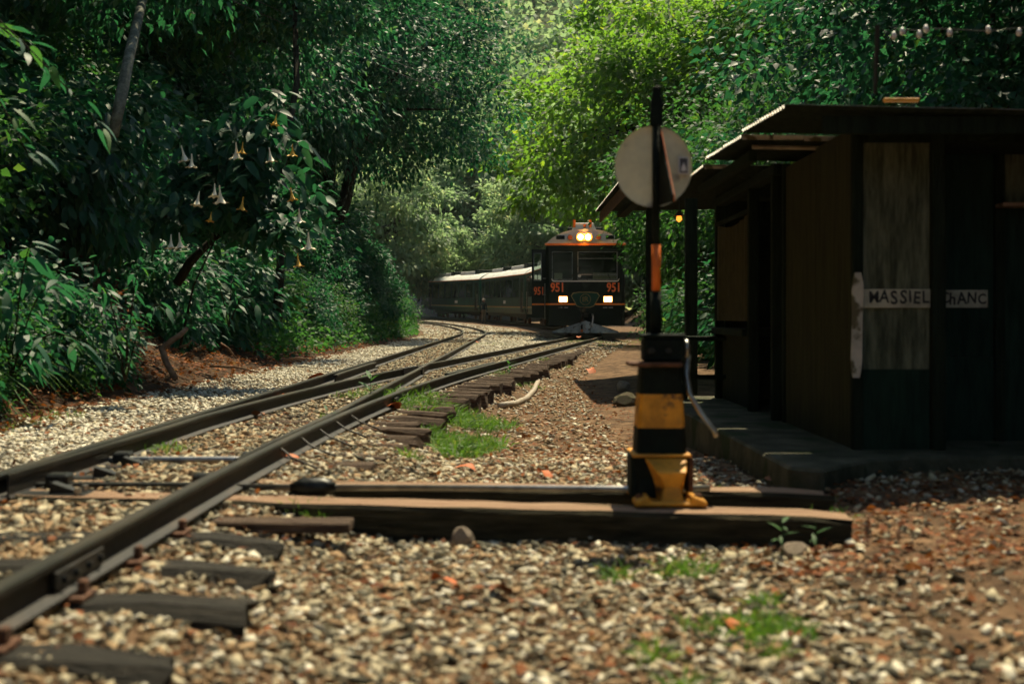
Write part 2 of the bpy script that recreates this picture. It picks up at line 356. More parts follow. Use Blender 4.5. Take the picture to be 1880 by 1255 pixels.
# ------------------------------------------------------------------ stones
def stone_proto(seed):
    r = np.random.default_rng(seed); bm = bmesh.new(); bmesh.ops.create_icosphere(bm, subdivisions=1, radius=1.0)
    V = np.array([v.co[:] for v in bm.verts]); Fc = np.array([[v.index for v in f.verts] for f in bm.faces]); bm.free()
    V *= (1 + r.uniform(-0.36, 0.26, (len(V), 1))); V *= np.array([1.25, r.uniform(0.6, 1.0), r.uniform(0.22, 0.45)])
    return V, Fc
PROTOS = [stone_proto(s) for s in range(8)]
def rotm(ax, ay, az):
    cx, sx, cy, sy, cz, sz = np.cos(ax), np.sin(ax), np.cos(ay), np.sin(ay), np.cos(az), np.sin(az)
    m = np.empty((len(ax), 3, 3))
    m[:, 0] = np.stack([cz * cy, cz * sy * sx - sz * cx, cz * sy * cx + sz * sx], 1)
    m[:, 1] = np.stack([sz * cy, sz * sy * sx + cz * cx, sz * sy * cx - cz * sx], 1)
    m[:, 2] = np.stack([-sy, cy * sx, cy * cx], 1)
    return m
def onscreen(x, y, mrg=40):
    px = 940 + x * F / y
    return -mrg < px < 1880 + mrg
def scatter_stones():
    L = []
    def put(x, y, s, k, dz=0.0): L.append((x, y, ground(x, y) + dz, s, k))
    # near field
    for _ in range(52000):
        y = math.sqrt(random.uniform(2.6 ** 2, 9.5 ** 2)); x = random.uniform(-0.385, 0.385) * y
        e = sleeper_end(y)
        s = random.uniform(0.007, 0.020) if random.random() < 0.86 else random.uniform(0.020, 0.034)
        if x < Xm(y) - 2.45: continue
        if x < rA(y): k = random.choice((2, 2, 2, 0))
        elif x < rE(y) + 0.05: k = random.choice((1, 1, 0, 0, 3)); s *= 1.15
        elif x < 0.55: k = random.choice((0, 0, 0, 2, 1, 1, 3))
        else:
            if random.random() < sstep(0.55 + 0.12 * (6 - y), 1.6, x) * 0.82: continue
            k = random.choice((0, 0, 1, 2, 3))
        put(x, y, s, k, random.uniform(-0.004, 0.016))
    near = len(L)
    for _ in range(42000):
        y = 9.5 + 38 * random.random() ** 1.7
        lo, hi = Xm(y) - 2.5, sleeper_end(y) + 0.5
        if y < 20: hi = max(hi, 0.9)
        x = random.uniform(lo, hi)
        if not onscreen(x, y): continue
        if x > sleeper_end(y) and random.random() < 0.55: continue
        if x < rA(y) - 0.1: k = random.choice((2, 2, 2, 0))
        elif x < rE(y): k = random.choice((1, 0, 0, 3)) if x < rB(y) or x > rC(y) else 2
        else: k = random.choice((0, 1, 1, 2))
        if y > 19 and rB(y) < x < rC(y): k = random.choice((2, 2, 0))
        s = random.uniform(0.014, 0.030) * (1 + 0.022 * (y - 9.5))
        put(x, y, s, k, random.uniform(-0.005, 0.012))
    for _ in range(5000):
        y = random.uniform(46, 110); x = random.uniform(Xm(y) - 2.2, Xm(y) + 2.6)
        if x > Xs(y) - 1.5: continue
        put(x, y, random.uniform(0.05, 0.09), random.choice((2, 2, 0, 1)))
    return L
STONES = scatter_stones()
A = np.array(STONES)
ang = RNG.uniform(-0.6, 0.6, (len(A), 2)); az = RNG.uniform(0, 6.28, len(A))
size_px = A[:, 3] * F / A[:, 1]
px = 940 + A[:, 0] * F / A[:, 1]; py = HOR + (CAMZ - A[:, 2]) * F / A[:, 1]
vis = (px > 5) & (px < 1875) & (py < 1250) & (A[:, 0] > -0.7) | ((px > 5) & (px < 1875) & (py < 1250) & (A[:, 0] < -1.3))
order = np.argsort(-np.where(vis, size_px, 0)); single = set(order[:300].tolist())
pm = {}
for i in order[:300]:
    p = int(i) % 8; k = int(A[i, 4])
    if (p, k) not in pm: pm[(p, k)] = raw_mesh('stone', PROTOS[p][0], PROTOS[p][1], M['stone%d' % k])
    o = link('stone', pm[(p, k)], gnd); o.location = A[i, :3]; o.rotation_euler = (ang[i, 0], ang[i, 1], az[i]); o.scale = [A[i, 3]] * 3
rest = np.array([i for i in range(len(A)) if i not in single])
VV, FF, MI, off = [], [], [], 0
for p in range(8):
    ids = rest[rest % 8 == p]; far = A[ids, 1] > 14
    for sub, isfar in ((ids[~far], False), (ids[far], True)):
        if not len(sub): continue
        V0, F0 = PROTOS[p]
        if isfar:   # eight-sided pebble is enough far away
            V0 = np.array([[1, 0, 0], [-.9, .1, 0], [0, .8, .1], [.1, -.85, 0], [0, 0, .6], [0, 0, -.5]], float) * (1 + 0.2 * np.sin(p + np.arange(18).reshape(6, 3)))
            F0 = np.array([[0, 2, 4], [2, 1, 4], [1, 3, 4], [3, 0, 4], [2, 0, 5], [1, 2, 5], [3, 1, 5], [0, 3, 5]])
        m = rotm(ang[sub, 0], ang[sub, 1], az[sub])
        W = np.einsum('nij,vj->nvi', m, V0) * A[sub, 3][:, None, None] + A[sub, None, :3]
        VV.append(W.reshape(-1, 3)); FF.append((F0[None] + (np.arange(len(sub)) * len(V0))[:, None, None] + off).reshape(-1, 3))
        MI.append(np.repeat(A[sub, 4].astype(int), len(F0))); off += len(sub) * len(V0)
gv = link('gravel', raw_mesh('gravel', np.concatenate(VV), np.concatenate(FF), [M['stone%d' % i] for i in range(4)], mi=np.concatenate(MI)))
tag(gv, 'pale and rusty ballast gravel spread along the tracks and across the ground', 'gravel', kind='stuff')

# ------------------------------------------------------------------ rails
PROF = [(-0.055, 0), (0.055, 0), (0.055, 0.010), (0.012, 0.024), (0.008, 0.085), (0.028, 0.094), (0.030, 0.112), (0.024, 0.120), (-0.024, 0.120), (-0.030, 0.112), (-0.028, 0.094), (-0.008, 0.085), (-0.012, 0.024), (-0.055, 0.010)]
PROF = [(a * 0.88, b * 0.90) for a, b in PROF]
def rail(fx, y0, y1, label, dz=0.0, z=0.0, taper=None, name='rail', cat='rail', step=None):
    yy = [y0]
    while yy[-1] < y1 - 1e-6:
        yy.append(min(y1, yy[-1] + (step or (0.5 if yy[-1] < 30 else 1.5))))
    n = len(PROF); V = []; Fc = []; mi = []
    for y in yy:
        for px_, pz in PROF:
            w = px_
            if taper and y < taper[0]:
                t = (y - y0) / (taper[0] - y0); s = 0.25 + 0.75 * t
                if taper[1] > 0: w = max(px_, -0.03) * s + (1 - s) * -0.03
                else: w = min(px_, 0.03) * s + (1 - s) * 0.03
            V.append((fx(y) + w, y, z + 0.004 + pz + dz + rise(y)))
    for j in range(len(yy) - 1):
        for i in range(n):
            Fc.append((j * n + i, j * n + (i + 1) % n, (j + 1) * n + (i + 1) % n, (j + 1) * n + i)); mi.append(1 if i in (6, 7, 8) else 0)
    me = bpy.data.meshes.new(name); me.from_pydata(V, [], Fc + [tuple(range(n)), tuple(range(len(V) - 1, len(V) - n - 1, -1))])
    me.materials.append(M['rail']); me.materials.append(M['railtop']); me.polygons.foreach_set('material_index', mi + [0, 0]); me.update()
    bm = bmesh.new(); bm.from_mesh(me); bmesh.ops.recalc_face_normals(bm, faces=bm.faces); bm.to_mesh(me); bm.free()
    return tag(link(name, me), label, cat)
rl_A = rail(rA, 1.5, 135, 'long outer rail running beside the pale gravel strip under the jungle wall')
rl_E = rail(rE, 1.5, 125, 'long outer rail crossing the lower left corner and leading to the train')
rail(rC, 5.95, 17.9, 'tapered switch blade beginning against the outer rail beside the jungle', dz=-0.004, taper=(8.5, 1), name='point_rail')
rail(rB, 6.6, 18.2, 'tapered switch blade lying against the rail nearest the switch stand', dz=-0.004, taper=(9.2, -1), name='point_rail')
rail(rC, 18.9, 125, 'rail between the crossing and the front of the train', dz=-0.003)
rail(rB, 18.6, 130, 'inner rail of the curving empty track beyond the crossing')
rail(lambda y: rA(y) + 0.10 + 0.02 * max(0, abs(y - 18.2) - 1.6), 16, 20.4, 'short guard rail beside the outer rail of the empty track', name='guard_rail', dz=-0.002)
rail(lambda y: rE(y) - 0.10 - 0.02 * max(0, abs(y - 18.4) - 1.6), 16.4, 20.6, 'short guard rail inside the train track near the crossing', name='guard_rail', dz=-0.002)
cf = MB()
for fx, a, b in ((rC, 17.92, 18.88), (rB, 18.22, 18.58)):
    cf.prism([(fx(a) - 0.03, a), (fx(a) + 0.03, a), (fx(b) + 0.03, b), (fx(b) - 0.03, b)], 'z', 0.01, 0.112)
tag(cf.build('rail_frog', M['rail']), 'cast rail crossing piece where the two tracks part', 'rail crossing')
def fishplate(fx, y, side, parent):
    m = MB(); x = fx(y)
    m.box(x + side * 0.010, x + side * 0.028, y - 0.22, y + 0.22, 0.026, 0.080)
    o = m.build('fishplate', M['rail'], parent, bevel=0.004)
    for k in (-0.17, -0.06, 0.06, 0.17):
        MB().tube([(x + side * 0.028, y + k, 0.053), (x + side * 0.042, y + k, 0.053)], 0.011, 6).build('bolt', M['iron'], o)
fishplate(rE, 4.05, 1, rl_E); fishplate(rE, 12.2, 1, rl_E); fishplate(rA, 9.3, 1, rl_A)
for k in range(5):                       # brace rods leaning against the outer rail
    y = 7.25 + 0.62 * k; x = rE(y)
    MB().tube([(x + 0.03, y + 0.10, 0.085), (x + 0.10, y + 0.02, 0.045), (x + 0.24, y - 0.08, 0.004)], 0.006, 6).build('rail_brace', M['rail'], rl_E)

# ------------------------------------------------------------------ sleepers
def sleeper(x0, x1, y, dark, label, group, skew=0.0, h=0.16, w=0.21, top=None):
    z1 = (-0.003 if top is None else top); n = 7; m = MB(); V = []; Fc = []
    for i in range(n + 1):
        t = i / n; x = x0 + (x1 - x0) * t; ys_ = y + skew * (t - 0.5)
        jw = w / 2 * random.uniform(0.93, 1.04); ch = random.uniform(0.010, 0.034) * (1.5 if i in (0, n) else 1)
        zt = z1 + (random.uniform(-0.035, -0.008) if i in (0, n) else random.uniform(-0.010, 0))
        for a, b in ((-jw, z1 - h), (jw, z1 - h), (jw, zt - ch), (jw - ch, zt), (0.2 * jw, zt - random.uniform(0, 0.006)), (-jw + ch, zt), (-jw, zt - ch)):
            V.append((x + (random.uniform(-0.045, 0.03) if i in (0, n) else 0), ys_ + a, b))
    k = 7
    for i in range(n):
        for a in range(k): Fc.append((i * k + a, i * k + (a + 1) % k, (i + 1) * k + (a + 1) % k, (i + 1) * k + a))
    Fc += [tuple(range(k)), tuple(n * k + a for a in range(k - 1, -1, -1))]
    m.add(V, Fc); o = m.build('sleeper', M['sleeperdark'] if dark else M['sleeper'])
    return tag(o, label, 'sleeper', group)
y = 2.15; i = 0
ORD = ['first', 'second', 'third', 'fourth', 'fifth', 'sixth', 'seventh', 'eighth', 'ninth', 'tenth', 'eleventh', 'twelfth', 'thirteenth', 'fourteenth', 'fifteenth', 'sixteenth', 'seventeenth', 'eighteenth', 'nineteenth', 'twentieth', 'twenty-first', 'twenty-second', 'twenty-third', 'twenty-fourth', 'twenty-fifth', 'twenty-sixth', 'twenty-seventh', 'twenty-eighth']; so_ = 0
special = {3: 'dark tarred sleeper with its stub end lowest in the picture, beside the near rail', 4: 'dark tarred sleeper second from the bottom of the picture, end standing proud of gravel',
           5: 'dark tarred sleeper third from the bottom of the picture, chipped end on gravel', 6: 'dark tarred sleeper fourth from the bottom of the picture'}
while y < 48:
    if not (5.5 < y < 7.0):
        if y < 27:
            e = sleeper_end(y) + random.uniform(-0.07, 0.07)
            if y < 5.3: lab = special.get(i + 1, 'dark tarred sleeper at the bottom edge of the picture'); grp = 'tarred sleepers under the near track'
            elif y < 21: lab, grp = ('half buried' if y < 9.5 else 'exposed') + ' brown sleeper, ' + ORD[so_] + ' behind the rear switch timber towards the train', 'sleepers behind the switch timbers'; so_ += 1
            else: lab, grp = 'long brown sleeper under both diverging tracks before the train', 'sleepers where the tracks part'
            ds = sleeper(Xm(y) - 0.9, e, y, y < 5.3, lab, grp, skew=random.uniform(-0.05, 0.05) + 0.10 * sstep(10, 20, y), top=-0.008 if y < 5.3 else None, w=0.19 if y < 5.3 else 0.21, h=0.16 if y < 9 else 0.24)
            if y < 5.3:
                pl = MB(); pl.box(rE(y) - 0.085, rE(y) + 0.085, y - 0.07, y + 0.07, -0.012, 0.003)
                tp = pl.build('tie_plate', M['rust'], ds, bevel=0.003)
                for sx in (-1, 1):
                    MB().box(rE(y) + sx * 0.066 - 0.012, rE(y) + sx * 0.066 + 0.012, y - 0.02, y + 0.02, 0.005, 0.042).build('spike', M['rust'], tp, bevel=0.004)
        else:
            sleeper(Xm(y) - 0.9, Xm(y) + 0.9, y, False, 'brown sleeper of the empty track where it bends away', 'sleepers of the far empty track')
            sleeper(Xs(y) - 0.9, Xs(y) + 0.92, y + 0.05, False, 'brown sleeper of the train track just before the train', 'sleepers in front of the train', skew=0.2)
    y += 0.60 * random.uniform(0.95, 1.05); i += 1
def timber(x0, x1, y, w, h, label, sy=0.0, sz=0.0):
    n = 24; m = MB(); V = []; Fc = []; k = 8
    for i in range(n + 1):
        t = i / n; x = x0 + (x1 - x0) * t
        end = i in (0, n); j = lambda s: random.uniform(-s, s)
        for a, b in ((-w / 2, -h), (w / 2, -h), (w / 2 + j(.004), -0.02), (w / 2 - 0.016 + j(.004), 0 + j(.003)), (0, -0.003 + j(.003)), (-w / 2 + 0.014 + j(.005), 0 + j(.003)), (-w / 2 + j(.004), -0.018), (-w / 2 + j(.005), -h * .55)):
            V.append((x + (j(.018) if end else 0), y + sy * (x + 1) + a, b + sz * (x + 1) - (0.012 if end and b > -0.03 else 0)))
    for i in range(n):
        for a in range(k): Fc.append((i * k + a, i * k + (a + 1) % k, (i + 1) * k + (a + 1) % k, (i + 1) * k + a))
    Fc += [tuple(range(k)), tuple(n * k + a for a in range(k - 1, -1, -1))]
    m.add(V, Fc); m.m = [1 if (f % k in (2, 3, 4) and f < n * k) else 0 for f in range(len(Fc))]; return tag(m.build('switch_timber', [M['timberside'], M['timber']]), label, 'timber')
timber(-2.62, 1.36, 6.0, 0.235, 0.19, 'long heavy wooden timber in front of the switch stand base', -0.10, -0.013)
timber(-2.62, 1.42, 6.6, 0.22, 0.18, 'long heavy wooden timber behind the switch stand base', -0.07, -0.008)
tag(MB().box(-1.15, -0.62, 5.40, 5.54, -0.06, -0.016, 0.008).build('plank_offcut', M['sleeper'], bevel=0.006), 'short worn plank lying in front of the long timber near the rail', 'plank')
# switch rods and chairs between the rails
rod = empty('throw_rod', (0, 6.22, -0.004), -0.07); tag(rod, 'steel throw rod running between the timbers from switch stand to the rails', 'rod')
MB().tube([(-1.42, 0, 0.016), (0.66, 0, 0.024), (0.86, 0, 0.03)], 0.014, 8).build('bar', M['steel'], rod, smooth=True)
MB().tube([(-0.98, 0, 0.017), (-0.93, 0, 0.018), (-0.83, 0, 0.02), (-0.78, 0, 0.021)], [0.02, 0.042, 0.042, 0.02], 10).build('turnbuckle', M['iron'], rod, smooth=True)
tb = empty('tie_bar', (0, 0, 0)); tag(tb, 'black iron tie bar joining the switch blades between the rails', 'tie bar')
MB().box(rC(6.0) - 0.02, rE(6.0) - 0.04, 6.27, 6.32, 0.018, 0.034).build('bar', M['iron'], tb, bevel=0.004)
for y_, x_ in ((6.3, rE(6.3) - 0.12), (6.3, rC(6.3) + 0.08)):
    MB().box(x_ - 0.05, x_ + 0.05, y_ - 0.05, y_ + 0.05, 0.012, 0.075).build('bracket', M['iron'], tb, bevel=0.01)
tb2 = empty('tie_bar', (0, 0, 0)); tag(tb2, 'second thin tie bar between the switch blades, farther from the camera', 'tie bar')
MB().tube([(rC(7.35), 7.35, 0.03), (rB(7.35), 7.35, 0.03)], 0.016, 8).build('bar', M['steel'], tb2)
for x_ in (rC(7.35) + 0.07, rB(7.35) - 0.06): MB().box(x_ - 0.045, x_ + 0.045, 7.30, 7.40, 0.008, 0.07).build('bracket', M['iron'], tb2, bevel=0.01)
for k, y_ in enumerate((6.1, 6.72, 7.2)):
    ch = empty('slide_chair', (rC(y_) + 0.09, y_, 0)); tag(ch, ['oily iron slide chair with bolts at the tip of the switch blade', 'oily iron slide chair on the rear switch timber', 'oily iron slide chair behind the rear switch timber'][k], 'slide chair')
    MB().box(-0.16, 0.18, -0.075, 0.075, 0.0, 0.014).build('plate', M['iron'], ch, bevel=0.004)
    MB().prism([(0.02, 0.014), (0.15, 0.014), (0.12, 0.03), (0.03, 0.06)], 'y', -0.035, 0.035).build('jaw', M['iron'], ch)
    for bx, by in ((0.15, 0.05), (0.15, -0.05), (0.08, 0.055)):
        MB().tube([(bx, by, 0.013), (bx, by, 0.04)], 0.016, 6).build('bolt', M['steel'], ch)

# ------------------------------------------------------------------ switch stand
def switch_stand():
    t = empty('switch_stand', (0.636, 6.15, -0.018)); t.scale = (1.034,) * 3
    tag(t, 'yellow and black banded switch stand with white disc on a tall pole', 'switch stand')
    # base casting
    b = MB()
    b.prism([(-0.125, 0.002), (0.165, 0.002), (0.165, 0.022), (0.10, 0.05), (0.095, 0.02), (-0.06, 0.02), (-0.07, 0.045), (-0.125, 0.022)], 'y', -0.28, -0.14)
    base = b.build('base_foot', M['yellow'], t, bevel=0.006)
    MB().prism([(-0.125, 0.002), (0.165, 0.002), (0.165, 0.022), (0.10, 0.05), (-0.07, 0.045), (-0.125, 0.022)], 'y', 0.16, 0.30).build('base_foot', M['yellow'], t, bevel=0.006)
    for x, y in ((-0.1, -0.21), (0.135, -0.21), (-0.1, 0.23), (0.135, 0.23)):
        MB().tube([(x, y, 0.02), (x, y, 0.045)], 0.017, 6).build('bolt', M['rust'], base)
    MB().add([(x, y, z) for z, hx, y0, y1 in ((0.012, 0.085, -0.15, 0.17), (0.10, 0.085, -0.13, 0.15), (0.185, 0.105, -0.14, 0.14)) for x, y in ((-hx - 0.015, y0), (hx, y0), (hx, y1), (-hx - 0.015, y1))],
             [(0, 1, 5, 4), (1, 2, 6, 5), (2, 3, 7, 6), (3, 0, 4, 7), (4, 5, 9, 8), (5, 6, 10, 9), (6, 7, 11, 10), (7, 4, 8, 11), (3, 2, 1, 0), (8, 9, 10, 11)]).build('pedestal', M['black'], t, bevel=0.006)
    g = MB()   # yellow gusset on the front: sloping shelf narrowing into a foot
    g.add([(-0.075, -0.142, 0.184), (0.10, -0.142, 0.184), (-0.03, -0.25, 0.135), (0.085, -0.25, 0.135), (0.0, -0.235, 0.075), (0.062, -0.235, 0.075), (-0.022, -0.255, 0.012), (0.075, -0.255, 0.012), (-0.022, -0.15, 0.012), (0.075, -0.15, 0.012), (-0.04, -0.145, 0.10), (0.09, -0.145, 0.10)],
          [(0, 1, 3, 2), (2, 3, 5, 4), (4, 5, 7, 6), (1, 11, 5, 3), (0, 2, 4, 10), (5, 11, 9, 7), (4, 6, 8, 10), (6, 7, 9, 8), (0, 10, 11, 1), (10, 8, 9, 11)])
    g.build('gusset', M['yellow'], t, bevel=0.004)
    MB().box(-0.128, -0.098, -0.12, 0.10, 0.02, 0.19).build('side_rib', M['black'], t, bevel=0.005)
    MB().box(0.107, 0.128, -0.12, 0.10, 0.03, 0.185).build('side_rib', M['rust'], t, bevel=0.005)
    MB().box(-0.122, 0.118, -0.15, 0.15, 0.186, 0.198).build('collar', M['yellow'], t, bevel=0.003)
    # tapered column in three painted bands
    def lev(z):
        k = (z - 0.199) / (0.553 - 0.199); return 0.103 - 0.022 * k, 0.115 - 0.025 * k
    for nm, z0, z1, m in (('lower_band', 0.199, 0.302, 'black'), ('yellow_band', 0.3025, 0.440, 'yellow'), ('upper_band', 0.4405, 0.553, 'black')):
        V = []
        for z in (z0, z1):
            hx, hy = lev(z); c = 0.012
            V += [(-hx + c, -hy, z), (hx - c, -hy, z), (hx, -hy + c, z), (hx, hy - c, z), (hx - c, hy, z), (-hx + c, hy, z), (-hx, hy - c, z), (-hx, -hy + c, z)]
        MB().add(V, [tuple(range(8)), tuple(range(15, 7, -1))] + [(i, (i + 1) % 8, (i + 1) % 8 + 8, i + 8) for i in range(8)]).build(nm, M[m], t)
    fl = MB().box(-0.13, 0.085, -0.13, 0.12, 0.554, 0.572).build('flange', M['rust'], t, bevel=0.004)
    hd = MB().box(-0.07, 0.098, -0.085, 0.085, 0.573, 0.672).build('head_box', M['black'], t, bevel=0.01)
    MB().box(-0.075, 0.103, -0.09, 0.09, 0.673, 0.688).build('lid', M['black'], hd, bevel=0.004)
    for x in (-0.04, 0.03): MB().tube([(x, -0.086, 0.62), (x, -0.10, 0.62)], 0.013, 6).build('bolt', M['iron'], hd)
    ring = MB()
    ring.tube([(0.112 + 0.0, 0.032 * math.cos(a) - 0.01, 0.625 + 0.032 * math.sin(a)) for a in [2 * math.pi * k / 16 for k in range(17)]], 0.010, 6)
    ring.tube([(0.096, -0.01, 0.625), (0.125, -0.01, 0.625)], 0.016, 8)
    ring.build('lever_hub', M['steel'], t, smooth=True)
    MB().tube([(0.118, -0.01, 0.60), (0.112, -0.02, 0.52), (0.122, -0.04, 0.44), (0.17, -0.06, 0.355), (0.222, -0.08, 0.285), (0.228, -0.082, 0.262)], [0.013, 0.011, 0.010, 0.011, 0.012, 0.011], 8).build('lever', M['steel'], t, smooth=True)
    # pole
    pl = MB().tube([(-0.012, 0, 0.685), (-0.012, 0, 0.865)], 0.024, 10).build('pole', M['black'], t, smooth=True)
    MB().tube([(-0.012, 0, 0.866), (-0.012, 0, 1.06)], 0.0185, 10).build('orange_band', M['orange'], pl, smooth=True)
    MB().tube([(-0.012, 0, 1.061), (-0.014, 0, 1.60)], 0.0165, 10).build('upper_pole', M['black'], pl, smooth=True)
    MB().prism([(-0.038, 1.555), (0.014, 1.555), (0.016, 1.64), (0.007, 1.70), (0.006, 1.722), (-0.026, 1.722), (-0.026, 1.70), (-0.038, 1.64)], 'y', -0.02, 0.02).build('finial', M['black'], pl, bevel=0.005)
    # white disc, slightly dished, and the dark vane that stands square to it
    V = []; Fc = []; n = 40
    for ri, dy in ((0, 0.028), (0.6, 0.024), (0.93, 0.018), (1.0, 0.014)):
        for k in range(n): a = 2 * math.pi * k / n; V.append((-0.022 + 0.162 * ri * math.cos(a), dy, 1.388 + 0.170 * ri * math.sin(a)))
    for j in range(3):
        for k in range(n): Fc.append((j * n + k, j * n + (k + 1) % n, (j + 1) * n + (k + 1) % n, (j + 1) * n + k))
    o = len(V); V += [(x, y + 0.006, z) for x, y, z in V[-n:]]
    Fc += [(3 * n + k, 3 * n + (k + 1) % n, o + (k + 1) % n, o + k) for k in range(n)] + [tuple(o + k for k in range(n))]
    dc = MB().add(V, Fc).build('disc', M['disc'], t)
    st = MB().box(0.082, 0.124, 0.005, 0.0115, 1.355, 1.428).build('sticker', M['white'], dc)
    MB().box(0.087, 0.119, 0.0025, 0.0045, 1.361, 1.422).build('sticker_print', M['sticker'], st)
    MB().prism([(0.092, 1.368), (0.114, 1.368), (0.112, 1.385), (0.106, 1.396), (0.103, 1.405), (0.099, 1.395), (0.093, 1.383)], 'y', 0.0, 0.002).build('sticker_emblem', M['white'], st)
    va = MB().prism([(-0.016, 1.562), (-0.03, 1.52), (-0.12, 1.40), (-0.24, 1.25), (-0.235, 1.222), (-0.016, 1.222)], 'x', -0.004, 0.002).build('vane', M['black'], t)  # black face: the vane's shade put into its colour
    va.rotation_euler = (0, 0, R(8))
    MB().prism([(-0.24, 1.246), (-0.236, 1.222), (-0.12, 1.375), (-0.03, 1.52), (-0.03, 1.535), (-0.12, 1.405)], 'x', 0.0025, 0.006).build('vane_edge', M['orange'], va)
    return t
switch_stand()

# ------------------------------------------------------------------ train
HW = 1.27
def roof_poly(hw, z0, h, n=16):
    return [(hw * math.cos(math.pi * k / n), z0 + h * (1 - abs(math.cos(math.pi * k / n)) ** 2.6)) for k in range(n + 1)]
def bogie(parent, y):
    bg = MB(); bg.box(-0.72, 0.72, y - 1.1, y + 1.1, 0.42, 0.58); bg.box(-0.80, -0.70, y - 1.25, y + 1.25, 0.30, 0.50); bg.box(0.70, 0.80, y - 1.25, y + 1.25, 0.30, 0.50)
    o = bg.build('bogie', M['trainblack'], parent)
    for wy in (y - 0.8, y + 0.8):
        for x in (-0.5, 0.5):
            MB().tube([(x - 0.05, wy, 0.33), (x + 0.05, wy, 0.33)], 0.325, 20).build('wheel', M['rust'], o)
_shared = {}
def shared(name, key, fn, m, parent, loc):
    if key not in _shared:
        o = fn().build(name, m, parent); _shared[key] = o.data
    else: o = link(name, _shared[key], parent)
    o.location = loc; return o
def coach(front=False, L=18.0):
    t = empty('railcar' if front else 'coach')
    y0 = 1.5 if front else 0.0
    body = MB().prism([(-1.20, 0.62), (1.20, 0.62), (HW, 0.9), (HW, 2.93), (-HW, 2.93), (-HW, 0.9)], 'y', y0, L).build('body', M['train'], t)
    MB().prism(roof_poly(HW + 0.02, 2.965, 0.48), 'y', -0.05 if front else 0.0, L).build('roof', M['roofpaint'], t)
    MB().box(-0.95, 0.95, (2.2 if front else 1.2), L - 1.2, 0.40, 0.615).build('underframe', M['trainblack'], t)
    bogie(t, 3.4); bogie(t, L - 3.2)
    for s in (-1, 1):
        MB().box(*(sorted((s * (HW + 0.002), s * (HW + 0.03)))), y0, L, 2.915, 2.962).build('gutter', M['stripe'], t)
        MB().box(*(sorted((s * (HW + 0.002), s * (HW + 0.012)))), y0, L, 0.99, 1.05).build('stripe', M['stripe'] if front else M['yellowline'], t)
        MB().box(*(sorted((s * (HW + 0.001), s * (HW + 0.008)))), y0, L, 0.92, 0.985).build('lower_band', M['traingreen'], t)
        for k in range(6):
            yw = y0 + 2.1 + k * (L - y0 - 3.6) / 6
            w = shared('window', ('w', front), lambda: MB().box(-0.012, 0.012, 0, 1.95, 1.62, 2.72), M['sideglass'], t, (s * (HW + 0.004), yw, 0))
            shared('frame', ('wf', front), lambda: MB().box(-0.016, 0.016, -0.05, 0, 1.58, 2.76).box(-0.016, 0.016, 1.95, 2.0, 1.58, 2.76).box(-0.016, 0.016, 0, 1.95, 1.58, 1.62).box(-0.016, 0.016, 0, 1.95, 2.72, 2.76), M['trainblack'], w, (0, 0, 0))
        for yd in (y0 + 0.55, L - 1.35):
            d = shared('door', ('d',), lambda: MB().box(-0.014, 0.014, 0, 0.85, 0.70, 2.70), M['trainblack'], t, (s * (HW + 0.004), yd, 0))
            shared('door_window', ('dw',), lambda: MB().box(-0.019, 0.019, 0.17, 0.68, 1.60, 2.50), M['sideglass'], d, (0, 0, 0))
            shared('handrail', ('hr',), lambda: MB().tube([(0.0, -0.08, 0.9), (0.0, -0.08, 1.9)], 0.02, 6), M['steel'], d, (s * 0.05, 0, 0))
        if s < 0:
            MB().box(-HW - 0.012, -HW - 0.003, y0 + 7.0, y0 + 7.9, 1.22, 1.42).build('nameplate', M['roofpaint'], t)
    for a in (0.16, 0.62):
        u = MB().prism([(-0.72, 3.36), (0.72, 3.36), (0.66, 3.60), (-0.66, 3.60)], 'y', L * a + 1.2, L * a + 5.6).build('roof_unit', M['roofpaint'], t, bevel=0.03)
        MB().box(-0.60, 0.60, L * a + 0.0, L * a + 1.19, 3.36, 3.68).build('fan_box', M['trainblack'], u, bevel=0.02)
    for k in range(1, 12):
        yy = y0 + k * (L - y0) / 12
        p = roof_poly(HW + 0.026, 2.968, 0.486, 10)
        V = [(x, yy + d, z) for d in (-0.03, 0.03) for x, z in p]; n = len(p)
        if k % 3 == 0: MB().add(V, [(i, i + 1, n + i + 1, n + i) for i in range(n - 1)]).build('roof_rib', M['roofpaint'], t)
    if not front:
        MB().box(-0.5, 0.5, -0.28, -0.001, 0.9, 2.7).build('gangway', M['trainblack'], t)
        MB().box(-0.12, 0.12, -0.35, 0.0, 0.45, 0.62).build('coupler', M['trainblack'], t)
        return t
    # ---- front end (faces -Y)
    plan = [(-HW, y0), (-HW, 0.10), (-1.17, -0.02), (1.17, -0.02), (HW, 0.10), (HW, y0)]
    MB().prism(plan, 'z', 0.34, 1.80).build('front_panel', M['trainblack'], t)
    MB().prism(plan, 'z', 2.74, 2.93).build('front_header', M['trainblack'], t)
    MB().prism([(-HW, 0.10), (-1.17, -0.02), (-1.075, -0.02), (-1.075, 0.05), (-1.2, 0.16), (-HW, 0.16)], 'z', 1.80, 2.74).build('corner_pillar', M['trainblack'], t)
    MB().prism([(HW, 0.10), (1.17, -0.02), (1.03, -0.02), (1.03, 0.05), (1.2, 0.16), (HW, 0.16)], 'z', 1.80, 2.74).build('corner_pillar', M['trainblack'], t)
    MB().box(-0.41, -0.25, -0.02, 0.06, 1.80, 2.74).build('centre_pillar', M['trainblack'], t)
